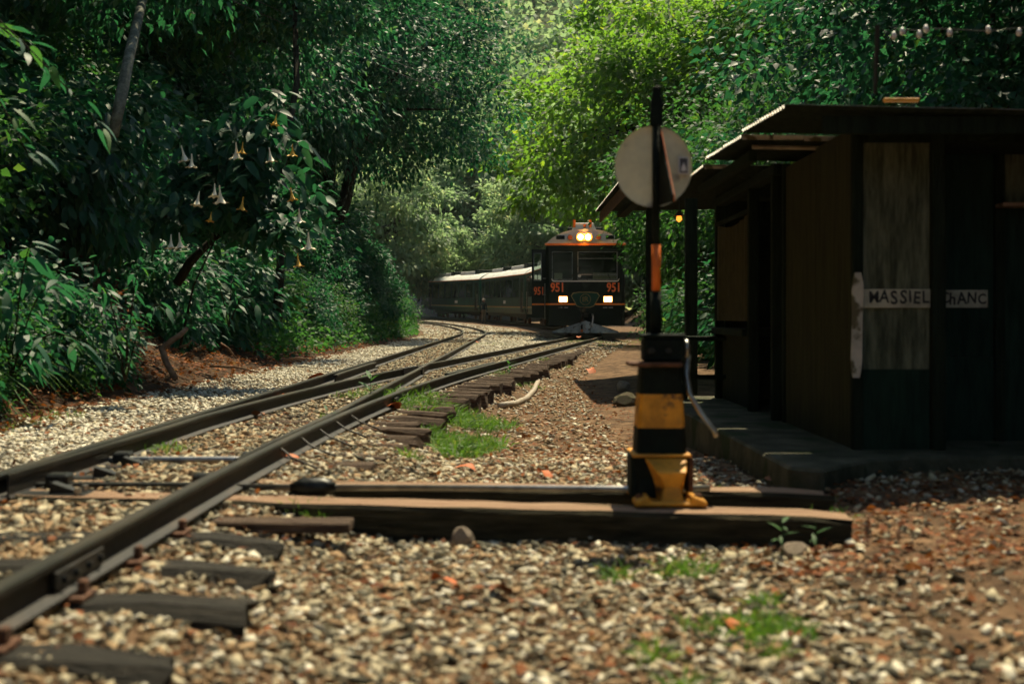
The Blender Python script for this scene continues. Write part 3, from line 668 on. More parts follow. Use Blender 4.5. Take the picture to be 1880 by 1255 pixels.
    for x0, x1 in ((-1.075, -0.41), (-0.25, 1.03)):
        w = MB().box(x0, x1, 0.022, 0.030, 1.80, 2.74).build('windscreen', M['glass'], t)
        fr = MB(); e = 0.022
        for bx in ((x0, x0 + e, 1.83, 2.70), (x1 - e, x1, 1.83, 2.70), (x0, x1, 1.81, 1.83 + e - 0.02), (x0, x1, 2.70, 2.72)):
            fr.box(bx[0], bx[1], 0.010, 0.021, bx[2], bx[3])
        fr.build('window_seal', M['plough'], w)
    MB().box(-0.25, 1.03, 0.006, 0.0095, 2.49, 2.505).build('sun_bar', M['steel'], t)
    MB().tube([(-0.23, -0.01, 1.98), (1.0, -0.01, 1.98)], 0.008, 6).build('wiper_bar', M['steel'], t)
    MB().tube([(0.72, -0.03, 2.0), (0.80, -0.035, 1.84)], 0.012, 6).build('wiper', M['iron'], t)
    MB().prism([(-1.10, 1.86), (-1.07, 1.775), (-1.02, 1.748), (1.02, 1.748), (1.07, 1.775), (1.10, 1.86), (1.07, 1.84), (1.03, 1.79), (-1.03, 1.79), (-1.07, 1.84)], 'y', -0.032, -0.021).build('white_trim', M['white'], t)
    for s in (-1, 1):
        MB().box(*(sorted((s * (HW - 0.04), s * (HW - 0.002)))), 0.95, y0, 1.80, 2.74).build('cab_side', M['trainblack'], t)
        if s > 0: MB().box(HW - 0.03, HW - 0.02, 0.16, 0.95, 1.80, 2.74).build('cab_side_window', M['sideglass'], t)
    # interior
    MB().box(-1.1, 1.1, 0.25, 0.75, 1.70, 1.86).build('dashboard', M['interior'], t)
    MB().box(-1.0, -0.74, 0.045, 0.06, 1.82, 2.03).build('route_sheet', M['paper'], t)
    MB().box(-0.72, -0.50, 0.12, 0.24, 1.82, 1.90).build('instrument', M['iron'], t)
    MB().box(0.24, 1.0, 0.045, 0.10, 1.82, 2.04).build('paper_stack', M['paper'], t)
    MB().tube([(-0.19, 0.0, 1.94), (-0.19, 0.012, 1.94)], 0.055, 12).build('round_gauge', M['white'], t)
    MB().box(-0.25, 0.25, 1.0, 1.45, 1.8, 2.3).build('driver_seat', M['interior'], t, bevel=0.05)
    # dome face: stripe, vents, lamps
    MB().box(-HW - 0.03, HW + 0.03, -0.075, -0.022, 2.915, 2.985).build('front_stripe', M['stripe'], t, bevel=0.006)
    for x in (-0.80, 0.79):
        v = MB().box(x - 0.135, x + 0.135, -0.062, -0.051, 3.115, 3.235).build('vent', M['trainblack'], t, bevel=0.01)
        for k in range(3): MB().box(x - 0.115, x + 0.115, -0.070, -0.063, 3.135 + k * 0.034, 3.147 + k * 0.034).build('louvre', M['iron'], v)
    for x in (-0.49, 0.42):
        l_ = MB().tube([(x, -0.051, 3.17), (x, -0.14, 3.17)], 0.095, 16).build('marker_lamp', M['plough'], t)
        MB().tube([(x, -0.141, 3.17), (x, -0.150, 3.17)], 0.075, 16).build('lens', M['amber'], l_)
    hl = MB().box(-0.30, 0.24, -0.16, -0.051, 3.05, 3.30).build('headlamp_box', M['roofpaint'], t, bevel=0.03)
    for x in (-0.155, 0.085):
        h_ = MB().tube([(x, -0.161, 3.178), (x, -0.20, 3.178)], 0.135, 20).build('headlamp_reflector', M['reflector'], hl)
        MB().tube([(x, -0.201, 3.178), (x, -0.215, 3.178)], [0.08, 0.065], 20).build('headlamp_lens', M['lamp'], h_)
    gl = bpy.data.lights.new('headlamp_light', 'POINT'); gl.energy = 9.0; gl.color = (1.0, 0.42, 0.08); gl.shadow_soft_size = 0.06
    go_ = bpy.data.objects.new('headlamp_light', gl); COL.objects.link(go_); go_.parent = t; go_.location = (-0.035, -0.32, 3.18)
    rb = MB().prism([(-0.44, 3.40), (0.36, 3.40), (0.26, 3.655), (-0.34, 3.655)], 'y', 0.12, 0.9).build('roof_box', M['roofpaint'], t, bevel=0.02)
    for x in (-0.36, -0.02, 0.16): MB().tube([(x, 0.10, 3.50), (x, 0.10, 3.75 if x != -0.02 else 3.60)], 0.045, 8).build('horn', M['orange'], rb)
    # numbers, badge, lower lamps, stripe
    for x in (-0.89, 0.915): text_mesh('number', '951', 0.40, M['number'], t, (x, -0.026, 1.555), (R(90), 0, 0), 0.003, 0.78, 0.012)
    MB().prism([(-HW - 0.012, 0.12), (-1.176, -0.034), (1.176, -0.034), (HW + 0.012, 0.12), (HW + 0.012, y0), (HW + 0.002, y0), (HW + 0.002, 0.10), (1.17, -0.021), (-1.17, -0.021), (-HW - 0.002, 0.10), (-HW - 0.002, y0), (-HW - 0.012, y0)], 'z', 1.0, 1.055).build('waist_stripe', M['stripe'], t)
    bp = [(-0.47, 1.30), (-0.40, 1.40), (-0.2, 1.425), (0.2, 1.425), (0.40, 1.40), (0.47, 1.30), (0.28, 0.96), (0.15, 0.915), (-0.15, 0.915), (-0.28, 0.96)]
    bd = MB().prism(bp, 'y', -0.055, -0.036).build('badge', M['gold'], t)
    MB().prism([(x * 0.93, 1.17 + (z - 1.17) * 0.90) for x, z in bp], 'y', -0.060, -0.0555).build('badge_field', M['train'], bd)
    MB().tube([(0.17 * math.cos(a), -0.063, 1.18 + 0.17 * math.sin(a)) for a in [2 * math.pi * k / 28 for k in range(29)]], 0.008, 5).build('badge_ring', M['gold'], bd)
    text_mesh('badge_letters', 'IR', 0.24, M['gold'], bd, (0, -0.063, 1.18), (R(90), 0, 0), 0.002)
    for x in (-0.715, 0.725):
        bz = MB().box(x - 0.145, x + 0.145, -0.045, -0.021, 1.088, 1.287).build('lower_headlamp', M['reflector'], t, bevel=0.01)
        for dx in (-0.065, 0.065): MB().box(x + dx - 0.055, x + dx + 0.055, -0.053, -0.046, 1.112, 1.262).build('lens', M['lamplow'], bz, bevel=0.003)
        for dx in (-0.09, 0.09): MB().box(x + dx - 0.07, x + dx + 0.07, -0.04, -0.021, 0.90, 0.94).build('step_light', M['plough'], t)
    # coupler, hoses, plough
    cp = MB().box(-0.10, 0.10, -0.45, -0.021, 0.60, 0.74).build('coupler', M['iron'], t, bevel=0.02)
    MB().tube([(-0.14, -0.40, 0.84), (-0.05, -0.47, 0.84)], 0.09, 12).build('coupler_head', M['iron'], cp)
    for x, z1, m in ((-0.10, 0.23, 'iron'), (0.22, 0.28, 'steel')):
        MB().tube([(x, -0.10, 0.70), (x + 0.02, -0.30, 0.60), (x, -0.34, 0.42), (x - 0.02, -0.62, z1 + 0.1), (x - 0.02, -0.62, z1)], 0.028, 8).build('brake_hose', M[m], t, smooth=True)
    MB().tube([(-0.12, -0.64, 0.22), (-0.12, -0.64, 0.14)], 0.04, 8).build('hose_valve', M['orange'], t)
    for s in (-1, 1):
        MB().add([(0, -0.55, 0.50), (s * 1.06, -0.08, 0.16), (s * 1.06, -0.08, 0.11), (0, -0.70, 0.11), (0, -0.52, 0.50), (s * 1.06, -0.04, 0.16), (s * 1.06, -0.04, 0.11), (0, -0.64, 0.11)],
                 [(0, 1, 2, 3), (7, 6, 5, 4), (0, 4, 5, 1), (3, 2, 6, 7), (1, 5, 6, 2), (0, 3, 7, 4)]).build('plough_blade', M['plough'], t)
    # cab door swung open on the left side
    dr = empty('open_cab_door'); dr.parent = t; dr.location = (-HW - 0.005, 0.62, 0)
    o_ = MB()
    o_.box(-0.47, 0, 0, 0.035, 0.58, 1.80); o_.box(-0.47, 0, 0, 0.035, 2.70, 2.82); o_.box(-0.47, -0.40, 0, 0.035, 1.80, 2.70); o_.box(-0.16, 0, 0, 0.035, 1.80, 2.70)
    o_.build('door_leaf', M['trainblack'], dr)
    MB().box(-0.40, -0.16, 0.012, 0.018, 1.80, 2.70).build('door_pane', M['glass'], dr)
    wf = MB(); 
    for bx in ((-0.41, -0.39, 1.80, 2.70), (-0.17, -0.15, 1.80, 2.70), (-0.39, -0.17, 1.80, 1.815), (-0.39, -0.17, 2.685, 2.70)): wf.box(bx[0], bx[1], -0.008, -0.001, bx[2], bx[3])
    wf.build('pane_seal', M['plough'], dr)
    text_mesh('door_number', '951', 0.36, M['number'], dr, (-0.23, -0.006, 1.45), (R(90), 0, 0), 0.003, 0.66, 0.01)
    MB().box(-0.46, -0.001, -0.006, -0.001, 1.0, 1.055).build('door_stripe', M['stripe'], dr)
    for z in (1.33, 1.86): MB().box(-0.11, -0.01, -0.035, -0.008, z, z + 0.025).build('door_handle', M['steel'], dr, bevel=0.005)
    MB().tube([(-HW - 0.035, 0.08, 0.55), (-HW - 0.035, 0.08, 1.7)], 0.018, 6).build('grab_rail', M['steel'], t)
    return t
def place_car(t, ya, L=18.0):
    yb = ya + L; a = Vector((Xs(ya), ya, 0.124 + rise(ya))); b = Vector((Xs(yb), yb, 0.124 + rise(yb)))
    d = b - a; t.location = a; t.rotation_euler = (math.atan2(d.z, math.hypot(d.x, d.y)), 0, math.atan2(-d.x, d.y))
car = coach(True); place_car(car, 45.8); tag(car, 'black railcar numbered 951 with lit headlamps and orange stripe, at head of train', 'railcar')
c2 = coach(False); place_car(c2, 64.5); tag(c2, 'dark green coach coupled right behind the railcar with lit headlamps', 'coach', 'coaches of the train')
for ya, lab in ((83.2, 'dark green coach with white roof, middle of the train behind the worker'), (101.9, 'dark green coach with white roof farthest along, half behind the jungle wall')):
    c = copy_tree(c2); place_car(c, ya); tag(c, lab, 'coach', 'coaches of the train')

# ------------------------------------------------------------------ the worker beside the train
def person():
    me = bpy.data.meshes.new('person')
    J = {'pel': (0, 0, 0.95, .145, .105), 'wai': (0, 0, 1.10, .135, .095), 'che': (0, 0.01, 1.30, .165, .11), 'nek': (0, 0, 1.46, .06, .06), 'hea': (0, -0.02, 1.60, .082, .095), 'top': (0, -0.02, 1.69, .06, .07)}
    E = [('pel', 'wai'), ('wai', 'che'), ('che', 'nek'), ('nek', 'hea'), ('hea', 'top')]
    for s, n in ((-1, 'l'), (1, 'r')):
        J['hip' + n] = (s * .095, 0, .90, .09, .09); J['kne' + n] = (s * .11, -.02, .50, .062, .062); J['ank' + n] = (s * .12, .02, .10, .045, .048); J['toe' + n] = (s * .14, -.13, .045, .042, .035)
        J['sho' + n] = (s * .19, .01, 1.39, .062, .062); J['elb' + n] = (s * .25, .03, 1.11, .047, .047); J['wri' + n] = (s * .24, -.06, .88, .032, .032); J['han' + n] = (s * .235, -.09, .79, .035, .028)
        E += [('pel', 'hip' + n), ('hip' + n, 'kne' + n), ('kne' + n, 'ank' + n), ('ank' + n, 'toe' + n), ('che', 'sho' + n), ('sho' + n, 'elb' + n), ('elb' + n, 'wri' + n), ('wri' + n, 'han' + n)]
    ks = list(J); me.from_pydata([J[k][:3] for k in ks], [(ks.index(a), ks.index(b)) for a, b in E], [])
    o = link('person', me)
    o.modifiers.new('skin', 'SKIN'); o.modifiers.new('sub', 'SUBSURF').levels = 2
    sk = me.skin_vertices[0].data
    for i, k in enumerate(ks): sk[i].radius = J[k][3:]; sk[i].use_root = (k == 'pel')
    dg = bpy.context.evaluated_depsgraph_get(); m2 = bpy.data.meshes.new_from_object(o.evaluated_get(dg))
    o.modifiers.clear(); o.data = m2
    m2.materials.clear()
    for k in ('skin', 'jacket', 'khaki', 'bootblack'): m2.materials.append(M[k])
    mi = []
    for p in m2.polygons:
        c = p.center
        if c.z < 0.12: k = 3
        elif c.z < 0.97 and abs(c.x) < 0.205: k = 2
        elif c.z > 1.48 or (c.z < 0.87): k = 0
        else: k = 1
        mi.append(k)
    m2.polygons.foreach_set('material_index', mi); m2.polygons.foreach_set('use_smooth', [True] * len(mi))
    h = MB(); n = 14; V = []; Fc = []
    for j in range(6):
        a = math.pi / 2 * j / 5
        for k in range(n): V.append((0.118 * math.cos(a) * math.cos(2 * math.pi * k / n), -0.02 + 0.135 * math.cos(a) * math.sin(2 * math.pi * k / n), 1.635 + 0.11 * math.sin(a)))
    V += [(0.135 * math.cos(2 * math.pi * k / n), -0.03 + 0.165 * math.sin(2 * math.pi * k / n), 1.63) for k in range(n)]
    for j in range(5):
        for k in range(n): Fc.append((j * n + k, j * n + (k + 1) % n, (j + 1) * n + (k + 1) % n, (j + 1) * n + k))
    for k in range(n): Fc.append((6 * n + k, 6 * n + (k + 1) % n, (k + 1) % n, k))
    h.add(V, Fc).build('helmet', M['helmet'], o, smooth=True)
    return o
pr = person(); pr.location = (-1.93, 97.0, rise(97) - 0.03); pr.rotation_euler = (0, 0, R(35))
tag(pr, 'person in dark jacket, khaki trousers and pale helmet standing beside the coach', 'person')

# ------------------------------------------------------------------ sheds on the platform side
def sheet(x0, x1, y0, w, z0, z1, parent, up=0.0):
    per = 0.076; n = int(w / per * 6); amp = 0.011
    V = []; nx = 4
    for dz in (0.0, -0.003):
        for i in range(n + 1):
            y = y0 + w * i / n; wv = amp * math.cos(2 * math.pi * (y - y0) / per)
            for k in range(nx + 1):
                t = k / nx; V.append((x0 + (x1 - x0) * t, y, z0 + (z1 - z0) * t + wv + dz + up * (y - y0)))
    o = (n + 1) * (nx + 1); q = nx + 1
    Fc = [(i * q + k, i * q + k + 1, (i + 1) * q + k + 1, (i + 1) * q + k) for i in range(n) for k in range(nx)]
    Fc += [(o + a, o + d, o + c, o + b) for a, b, c, d in Fc]
    Fc += [(i * q, (i + 1) * q, o + (i + 1) * q, o + i * q) for i in range(n)] + [(i * q + nx, o + i * q + nx, o + (i + 1) * q + nx, (i + 1) * q + nx) for i in range(n)]
    Fc += [(k, o + k, o + k + 1, k + 1) for k in range(nx)] + [(n * q + k, n * q + k + 1, o + n * q + k + 1, o + n * q + k) for k in range(nx)]
    mb = MB().add(V, Fc); nf = n * nx; mb.m = [1 if nf <= i < 2 * nf else 0 for i in range(len(Fc))]  # underside faces coloured dark for the shade below the roof
    return mb.build('roof_sheet', [M['zinc'], M['plydark']], parent)
sb = MB().prism([(1.36, 6.98), (1.50, 6.86), (1.82, 7.32), (2.1, 7.5), (4.6, 7.55), (4.6, 13.2), (1.32, 13.2)], 'z', -0.25, 0.03).build('platform', M['concrete'], bevel=0.015)
tag(sb, 'low mossy concrete slab under the sheds', 'platform')
def shed1():
    t = empty('shed', (0, 0, 0.03)); tag(t, 'dark plywood shed nearest the camera with a hand lettered white board', 'shed')
    Y = 7.9
    def B(nm, m, *a, parent=t, bev=0.0): return MB().box(*a).build(nm, M[m], parent, bevel=bev)
    B('corner_post', 'post', 1.885, 1.945, Y - 0.03, Y + 0.03, 0, 1.80, bev=0.006)
    B('wall_panel', 'ply', 1.947, 2.318, Y, Y + 0.02, 0.445, 1.80)
    B('wall_panel', 'greenply', 1.947, 2.318, Y - 0.006, Y + 0.02, 0.0, 0.444)
    Z = Y + 0.55; B('reveal_panel', 'plydark', 2.32, 2.335, Y + 0.021, Z, 0.0, 1.80)
    B('wall_panel', 'greenply', 2.336, 2.86, Z, Z + 0.02, 0.50, 1.80)
    B('wall_panel', 'greenply', 2.336, 2.86, Z - 0.005, Z + 0.02, 0.0, 0.498)
    B('wall_panel', 'ply', 2.92, 3.6, Z + 0.004, Z + 0.02, 1.40, 1.80)
    B('wall_panel', 'greenply', 2.92, 3.6, Z - 0.002, Z + 0.02, 0.0, 1.39)
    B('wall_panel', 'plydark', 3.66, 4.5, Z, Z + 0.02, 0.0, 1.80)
    B('wall_post', 'post', 2.32, 2.396, Y - 0.055, Y + 0.02, 0, 1.80, bev=0.006)
    for x in (2.861, 3.601): B('wall_post', 'post', x, x + 0.058, Z - 0.035, Z + 0.02, 0, 1.80, bev=0.006)
    lg = B('ledge', 'timber', 2.85, 3.3, Z - 0.20, Z - 0.06, 1.375, 1.40, bev=0.004)
    B('top_rail', 'post', 1.946, 4.5, Y - 0.04, Y - 0.003, 1.70, 1.78, bev=0.004)
    # sign board behind the post, white upright beside it
    sg = B('sign_board', 'signwhite', 1.948, 2.318, Y - 0.022, Y - 0.007, 0.785, 0.890, bev=0.003)
    sg2 = B('sign_board', 'signwhite', 2.40, 2.82, Z - 0.022, Z - 0.007, 0.79, 0.895, bev=0.003)
    for k, (ch, x, rz, s) in enumerate((('M', 2.005, 2, .09), ('A', 2.062, -3, .095), ('S', 2.116, 4, .105), ('S', 2.168, -2, .105), ('I', 2.205, 3, .095), ('E', 2.242, -4, .095), ('L', 2.290, 2, .095),
                                        ('C', 2.565, 3, .09), ('h', 2.61, -2, .10), ('A', 2.665, 3, .10), ('N', 2.725, -3, .09), ('C', 2.785, 2, .085))):
        text_mesh('letter', ch, s, M['ink'], sg if k < 7 else sg2, (x, (Y if k < 7 else Z) - 0.0235, 0.842 + 0.004 * math.sin(k * 2.1)), (R(90), 0, R(0)), 0.001, 0.85, 0.002).rotation_euler = (R(90), R(-rz), 0)
    n = 10; V = []; Fc = []
    for i in range(n + 1):
        z = 0.40 + (0.98 - 0.40) * i / n; w = 0.032 * (0.55 if i in (0, n) else 1) * random.uniform(0.88, 1.05); c = 1.912 - 0.010 * (1 - i / n)
        V += [(c - w, Y - 0.048, z), (c + w, Y - 0.048, z), (c + w, Y - 0.0325, z), (c - w, Y - 0.0325, z)]
    for i in range(n): Fc += [(4 * i + a, 4 * i + (a + 1) % 4, 4 * i + 4 + (a + 1) % 4, 4 * i + 4 + a) for a in range(4)]
    MB().add(V, Fc + [(0, 1, 2, 3), tuple(4 * n + a for a in (3, 2, 1, 0))]).build('white_slat', M['oldwhite'], t)
    # side facing the track
    for k in range(2): B('side_panel', 'brownboard', 1.90, 1.918, Y + 0.034 + k * 0.97, Y + 0.99 + k * 0.97, 0.0, 1.79 - 0.02 * k)
    B('side_post', 'post', 1.885, 1.94, Y + 1.98, Y + 2.04, 0, 1.80, bev=0.005)
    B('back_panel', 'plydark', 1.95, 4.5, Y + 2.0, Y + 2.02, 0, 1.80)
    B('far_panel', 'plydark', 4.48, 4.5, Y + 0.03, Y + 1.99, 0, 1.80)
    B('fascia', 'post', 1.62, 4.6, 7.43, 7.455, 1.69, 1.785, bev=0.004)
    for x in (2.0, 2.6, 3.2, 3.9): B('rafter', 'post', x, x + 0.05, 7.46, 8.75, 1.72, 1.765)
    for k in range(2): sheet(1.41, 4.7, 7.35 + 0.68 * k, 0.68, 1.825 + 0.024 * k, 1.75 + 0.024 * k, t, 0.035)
    B('dark_liner', 'plydark', 1.95, 4.45, 7.95, 9.85, 1.70, 1.707)  # dark sheet added to blacken the roof underside
    B('ridge_batten', 'yellow', 1.93, 2.11, 7.36, 7.40, 1.85, 1.868, bev=0.003)
    return t
shed1()
def shed2():
    t = empty('shed', (0, 0, 0.03)); tag(t, 'dark open fronted shed with a brown cloth curtain, behind the lettered shed', 'shed')
    def B(nm, m, *a, bev=0.0): return MB().box(*a).build(nm, M[m], t, bevel=bev)
    for y in (10.05, 11.05, 12.85): B('post', 'post', 1.84, 1.92, y, y + 0.08, 0, 1.82, bev=0.006)
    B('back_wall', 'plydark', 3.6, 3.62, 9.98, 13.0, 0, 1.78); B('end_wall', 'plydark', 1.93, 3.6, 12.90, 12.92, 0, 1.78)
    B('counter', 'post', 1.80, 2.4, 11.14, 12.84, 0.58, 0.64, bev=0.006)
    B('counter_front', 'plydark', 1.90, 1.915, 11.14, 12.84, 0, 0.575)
    n = 26; V = []; Fc = []
    for j in range(2):
        for i in range(n + 1):
            y = 11.16 + 1.6 * i / n; V.append((1.86 + 0.018 * math.sin(i * 1.9) * (1 - 0.4 * j) + 0.004 * math.sin(i * 5), y, (0.70 if j == 0 else 1.545 - 0.05 * math.sin(math.pi * i / n))))
    Fc = [(i, i + 1, n + 2 + i, n + 1 + i) for i in range(n)]
    cu = MB().add(V, Fc).build('curtain', M['cloth'], t); cu.modifiers.new('thick', 'SOLIDIFY').thickness = 0.004
    B('curtain_rail', 'post', 1.84, 1.87, 11.13, 12.85, 1.55, 1.58)
    B('front_beam', 'post', 1.83, 1.93, 9.96, 12.95, 1.73, 1.80, bev=0.004)
    for x in (1.5, 2.4, 3.3): B('rafter', 'post', x, x + 0.05, 9.0, 11.5, 1.72, 1.785)
    for k in range(2): sheet(1.41, 3.9, 8.74 + 0.82 * k, 0.82, 1.845 + 0.02 * k, 1.80 + 0.02 * k, t, 0.03)
    for k in range(3): sheet(1.40, 3.9, 10.42 + 0.9 * k, 0.9, 1.84, 1.79, t)
    for k in range(7): B('edge_highlight', 'oldwhite', 1.415 + 0.19 * k, 1.60 + 0.19 * k, 8.725, 8.738, 1.822 - 0.004 * k + 0.004 * (k % 2), 1.850 - 0.004 * k)  # white strips stand in for light caught on the sheet's front edge
    B('edge_highlight', 'oldwhite', 1.41, 1.62, 10.395, 10.41, 1.815, 1.838)
    MB().tube([(1.52, 9.0, 1.808), (1.95, 8.99, 1.80), (1.99, 8.98, 1.72)], 0.014, 6).build('rope_end', M['hose'], t)
    return t
shed2()
def canopy():
    t = empty('canopy', (0, 0, 0.03)); tag(t, 'far open canopy on posts with corrugated roof, behind the white disc', 'canopy')
    def B(nm, m, *a, bev=0.0): return MB().box(*a).build(nm, M[m], t, bevel=bev)
    for y in (14.4, 18.6, 23.2): 
        if y < 20: B('post', 'post', 1.76, 1.88, y, y + 0.12, -0.2, 2.44 if y > 15 else 2.0, bev=0.01)
        B('post', 'post', 4.0, 4.12, y, y + 0.12, -0.3, 2.48, bev=0.01)
    B('beam', 'post', 1.75, 1.89, 18.0, 23.7, 2.38, 2.47, bev=0.006)
    B('fascia', 'rust', 1.46, 1.485, 18.0, 23.72, 2.30, 2.47, bev=0.004); B('end_fascia', 'rust', 1.46, 4.3, 17.96, 17.99, 2.31, 2.46, bev=0.004)
    for k in range(7): sheet(1.40, 4.4, 17.9 + 0.85 * k, 0.85, 2.50, 2.56, t)
    return t
canopy()
def bench():
    t = empty('bench', (1.55, 12.6, 0.03)); tag(t, 'dark wooden bench frame standing in the gap beside the curtained shed', 'bench')
    MB().box(-0.1, 0.75, 0, 0.36, 0.52, 0.56).build('seat', M['post'], t, bevel=0.005)
    for x, y in ((-0.06, 0.02), (-0.06, 0.28), (0.62, 0.02), (0.62, 0.28)): MB().box(x, x + 0.07, y, y + 0.07, 0, 0.52).build('leg', M['post'], t, bevel=0.004)
    MB().box(0.01, 0.62, 0.04, 0.07, 0.18, 0.22).build('stretcher', M['post'], t)
bench()
el = empty('eave_lamp', (2.15, 18.3, 2.02)); tag(el, 'small lit orange lamp hanging under the far canopy beside the disc', 'lamp')
MB().tube([(0, 0, 0.10), (0, 0, 0.47)], 0.006, 5).build('cord', M['cable'], el)
MB().tube([(0, 0, 0.10), (0, 0, 0.04), (0, 0, 0.035)], [0.02, 0.07, 0.075], 12).build('shade', M['rust'], el)
MB().tube([(0, 0, 0.035), (0, 0, -0.01), (0, 0, -0.04)], [0.03, 0.04, 0.012], 10).build('bulb', M['reflector'], el)
ls = empty('light_string', (0, 0, 0)); tag(ls, 'thin cord with white bulbs hanging over the near shed roof', 'light string')
bpts = [(1641, 66), (1657, 58), (1687, 64), (1701, 53), (1742, 61), (1816, 54), (1869, 61)]
P3 = [((x - 940) * 7.0 / F, 7.0 + 0.02 * math.sin(i * 3), CAMZ + (HOR - y) * 7.0 / F) for i, (x, y) in enumerate(bpts)]
MB().tube([(P3[0][0] - 0.1, 7.0, P3[0][2] - 0.06)] + [(p[0], p[1], 2.185 - 0.006 * (i % 3)) for i, p in enumerate(P3)] + [(3.0, 7.0, 2.19)], 0.0025, 5).build('cord', M['cable'], ls)
for p in P3: MB().tube([(p[0], p[1], p[2] + 0.02), (p[0], p[1], p[2] + 0.008), (p[0], p[1], p[2] - 0.008), (p[0], p[1], p[2] - 0.018)], [0.005, 0.013, 0.015, 0.006], 8).build('bulb', M['bulb'], ls, smooth=True)
MB().tube([(1.80, 7.05, 1.87), (1.80, 7.0, 2.20)], 0.012, 6).build('support_wire', M['cable'], ls); MB().tube([(3.0, 7.4, 1.78), (3.0, 7.0, 2.20)], 0.012, 6).build('support_wire', M['cable'], ls)

# ------------------------------------------------------------------ foliage
def unit(v): return v / np.maximum(np.linalg.norm(v, axis=-1, keepdims=True), 1e-6)
def leaves_mesh(name, P, D, N, L, W, tint, m, rich=False, droop=0.15):
    """One mesh of folded leaf blades: base points P, directions D, rough normals N, lengths, half widths, tints."""
    n = len(P); D = unit(D); S = unit(np.cross(D, N)); U = np.cross(S, D); L = L[:, None]; W = W[:, None]
    tip = P + D * L - np.array([0, 0, 1.0]) * L * droop
    if rich:
        vs = [P, P + D * L * .28 - S * W * .85 + U * W * .25, P + D * L * .28 + S * W * .85 + U * W * .25, P + D * L * .30,
              P + D * L * .65 - S * W * .8 + U * W * .2 - np.array([0, 0, 1.0]) * L * droop * .4, P + D * L * .65 + S * W * .8 + U * W * .2 - np.array([0, 0, 1.0]) * L * droop * .4, P + D * L * .66 - np.array([0, 0, 1.0]) * L * droop * .4, tip]
        F0 = [[0, 2, 3], [0, 3, 1], [3, 2, 5], [3, 5, 6], [1, 3, 6], [1, 6, 4], [6, 5, 7], [4, 6, 7]]
    else:
        vs = [P, P + D * L * .42 - S * W + U * W * .25, P + D * L * .42 + S * W + U * W * .25, P + D * L * .45, tip]
        F0 = [[0, 2, 3], [0, 3, 1], [3, 2, 4], [1, 3, 4]]
    k = len(vs); V = np.stack(vs, 1).reshape(-1, 3)
    Fc = (np.array(F0)[None] + (np.arange(n) * k)[:, None, None]).reshape(-1, 3)
    return raw_mesh(name, V, Fc, m, tint=np.repeat(tint, k))

def crown_pts(r, nc, per, rad, cr, flat=0.75, shell=0.5, droop=0.25, lowcut=-0.75):
    C = []
    while len(C) < nc:
        d = unit(r.normal(size=3)); k = shell + (1 - shell) * r.random() ** 0.6
        ph = math.atan2(d[1], d[0]); k *= 1 + 0.26 * math.sin(3 * ph + 5 * d[2]) * r.random() + 0.18 * math.sin(7 * ph - 6 * d[2]) + (0.22 * r.random() if r.random() < 0.12 else 0)
        if d[2] * k < lowcut: continue
        C.append(d * k * np.array(rad))
    C = np.array(C); ct = r.uniform(0, 1, nc)
    c = np.repeat(C, per, 0); t = np.repeat(ct, per)
    szc = np.repeat(r.uniform(0.55, 1.35, nc), per)[:, None]
    off = r.normal(size=c.shape) * np.array([1, 1, flat]) * cr * 0.55 * szc
    P = c + off
    out = unit(c / np.array(rad) + 1e-3)
    D = unit(unit(off + 1e-4) * 0.8 + out * 0.5 + r.normal(size=c.shape) * 0.5 - np.array([0, 0, droop]))
    N = unit(np.array([0, 0, 0.9]) + out * 0.5 + r.normal(size=c.shape) * 0.45)
    tint = np.clip(0.42 * t + r.normal(0.26, 0.17, len(P)) + (r.random(len(P)) < 0.02) * 0.4, 0, 1)
    return P, D, N, tint, C
def crown_mesh(name, seed, nc, per, rad, cr, Ls, asp, m, rich=False, **kw):
    r = np.random.default_rng(seed); P, D, N, t, C = crown_pts(r, nc, per, rad, cr, **kw)
    L = r.uniform(*Ls, len(P)); return leaves_mesh(name, P, D, N, L, L * asp, t, m, rich), C
def branchy(C, base, r0, n_limb, seed, bend=0.3):
    """Trunk from base up into the crown and limbs to some of its clumps."""
    rr = random.Random(seed); m = MB(); b = Vector(base)
    top = Vector((rr.uniform(-.2, .2), rr.uniform(-.2, .2), 0.35 * max(c[2] for c in C)))
    pts = [b.lerp(top, k / 6) + Vector((rr.uniform(-bend, bend), rr.uniform(-bend, bend), 0)) * (0 if k in (0, 6) else 0.6) for k in range(7)]
    m.tube(pts, [r0 * (1.25 if k == 0 else 1 - 0.10 * k) for k in range(7)], 8)
    for k in range(n_limb):
        c = Vector(C[rr.randrange(len(C))]) * 0.95; s = pts[rr.choice((3, 4, 5, 6))]
        mid = s.lerp(c, 0.5) + Vector((rr.uniform(-.3, .3), rr.uniform(-.3, .3), rr.uniform(0, .4))) * (c - s).length * 0.25
        m.tube([s, s.lerp(mid, .6), mid, c], [r0 * .45, r0 * .32, r0 * .22, r0 * .06], 5)
    return m

def make_tree(name, seed, nc, per, rad, cr, Ls, asp, lm, trunk_h, r0, bark='bark', limbs=14, rich=False, **kw):
    """Tree with its foot at the origin: trunk and crown."""
    t = empty(name); h = trunk_h
    me, C = crown_mesh('crown', seed, nc, per, rad, cr, Ls, asp, M[lm], rich, **kw)
    c = link('crown', me, t); c.location = (0, 0, h)
    k = branchy(C, (0, 0, -h - 0.3), r0, limbs, seed).build('trunk', M[bark], t, smooth=True); k.location = (0, 0, h)
    return t
TREES = []
def place(proto, loc, s, rz, label, group=None, cat='tree', tilt=(0, 0), first=set()):
    if proto.name not in first: o = proto; first.add(proto.name)
    else: o = copy_tree(proto)
    o.location = loc; o.scale = (s, s, s) if not hasattr(s, '__len__') else s; o.rotation_euler = (tilt[0], tilt[1], rz)
    tag(o, label, cat, group); return o

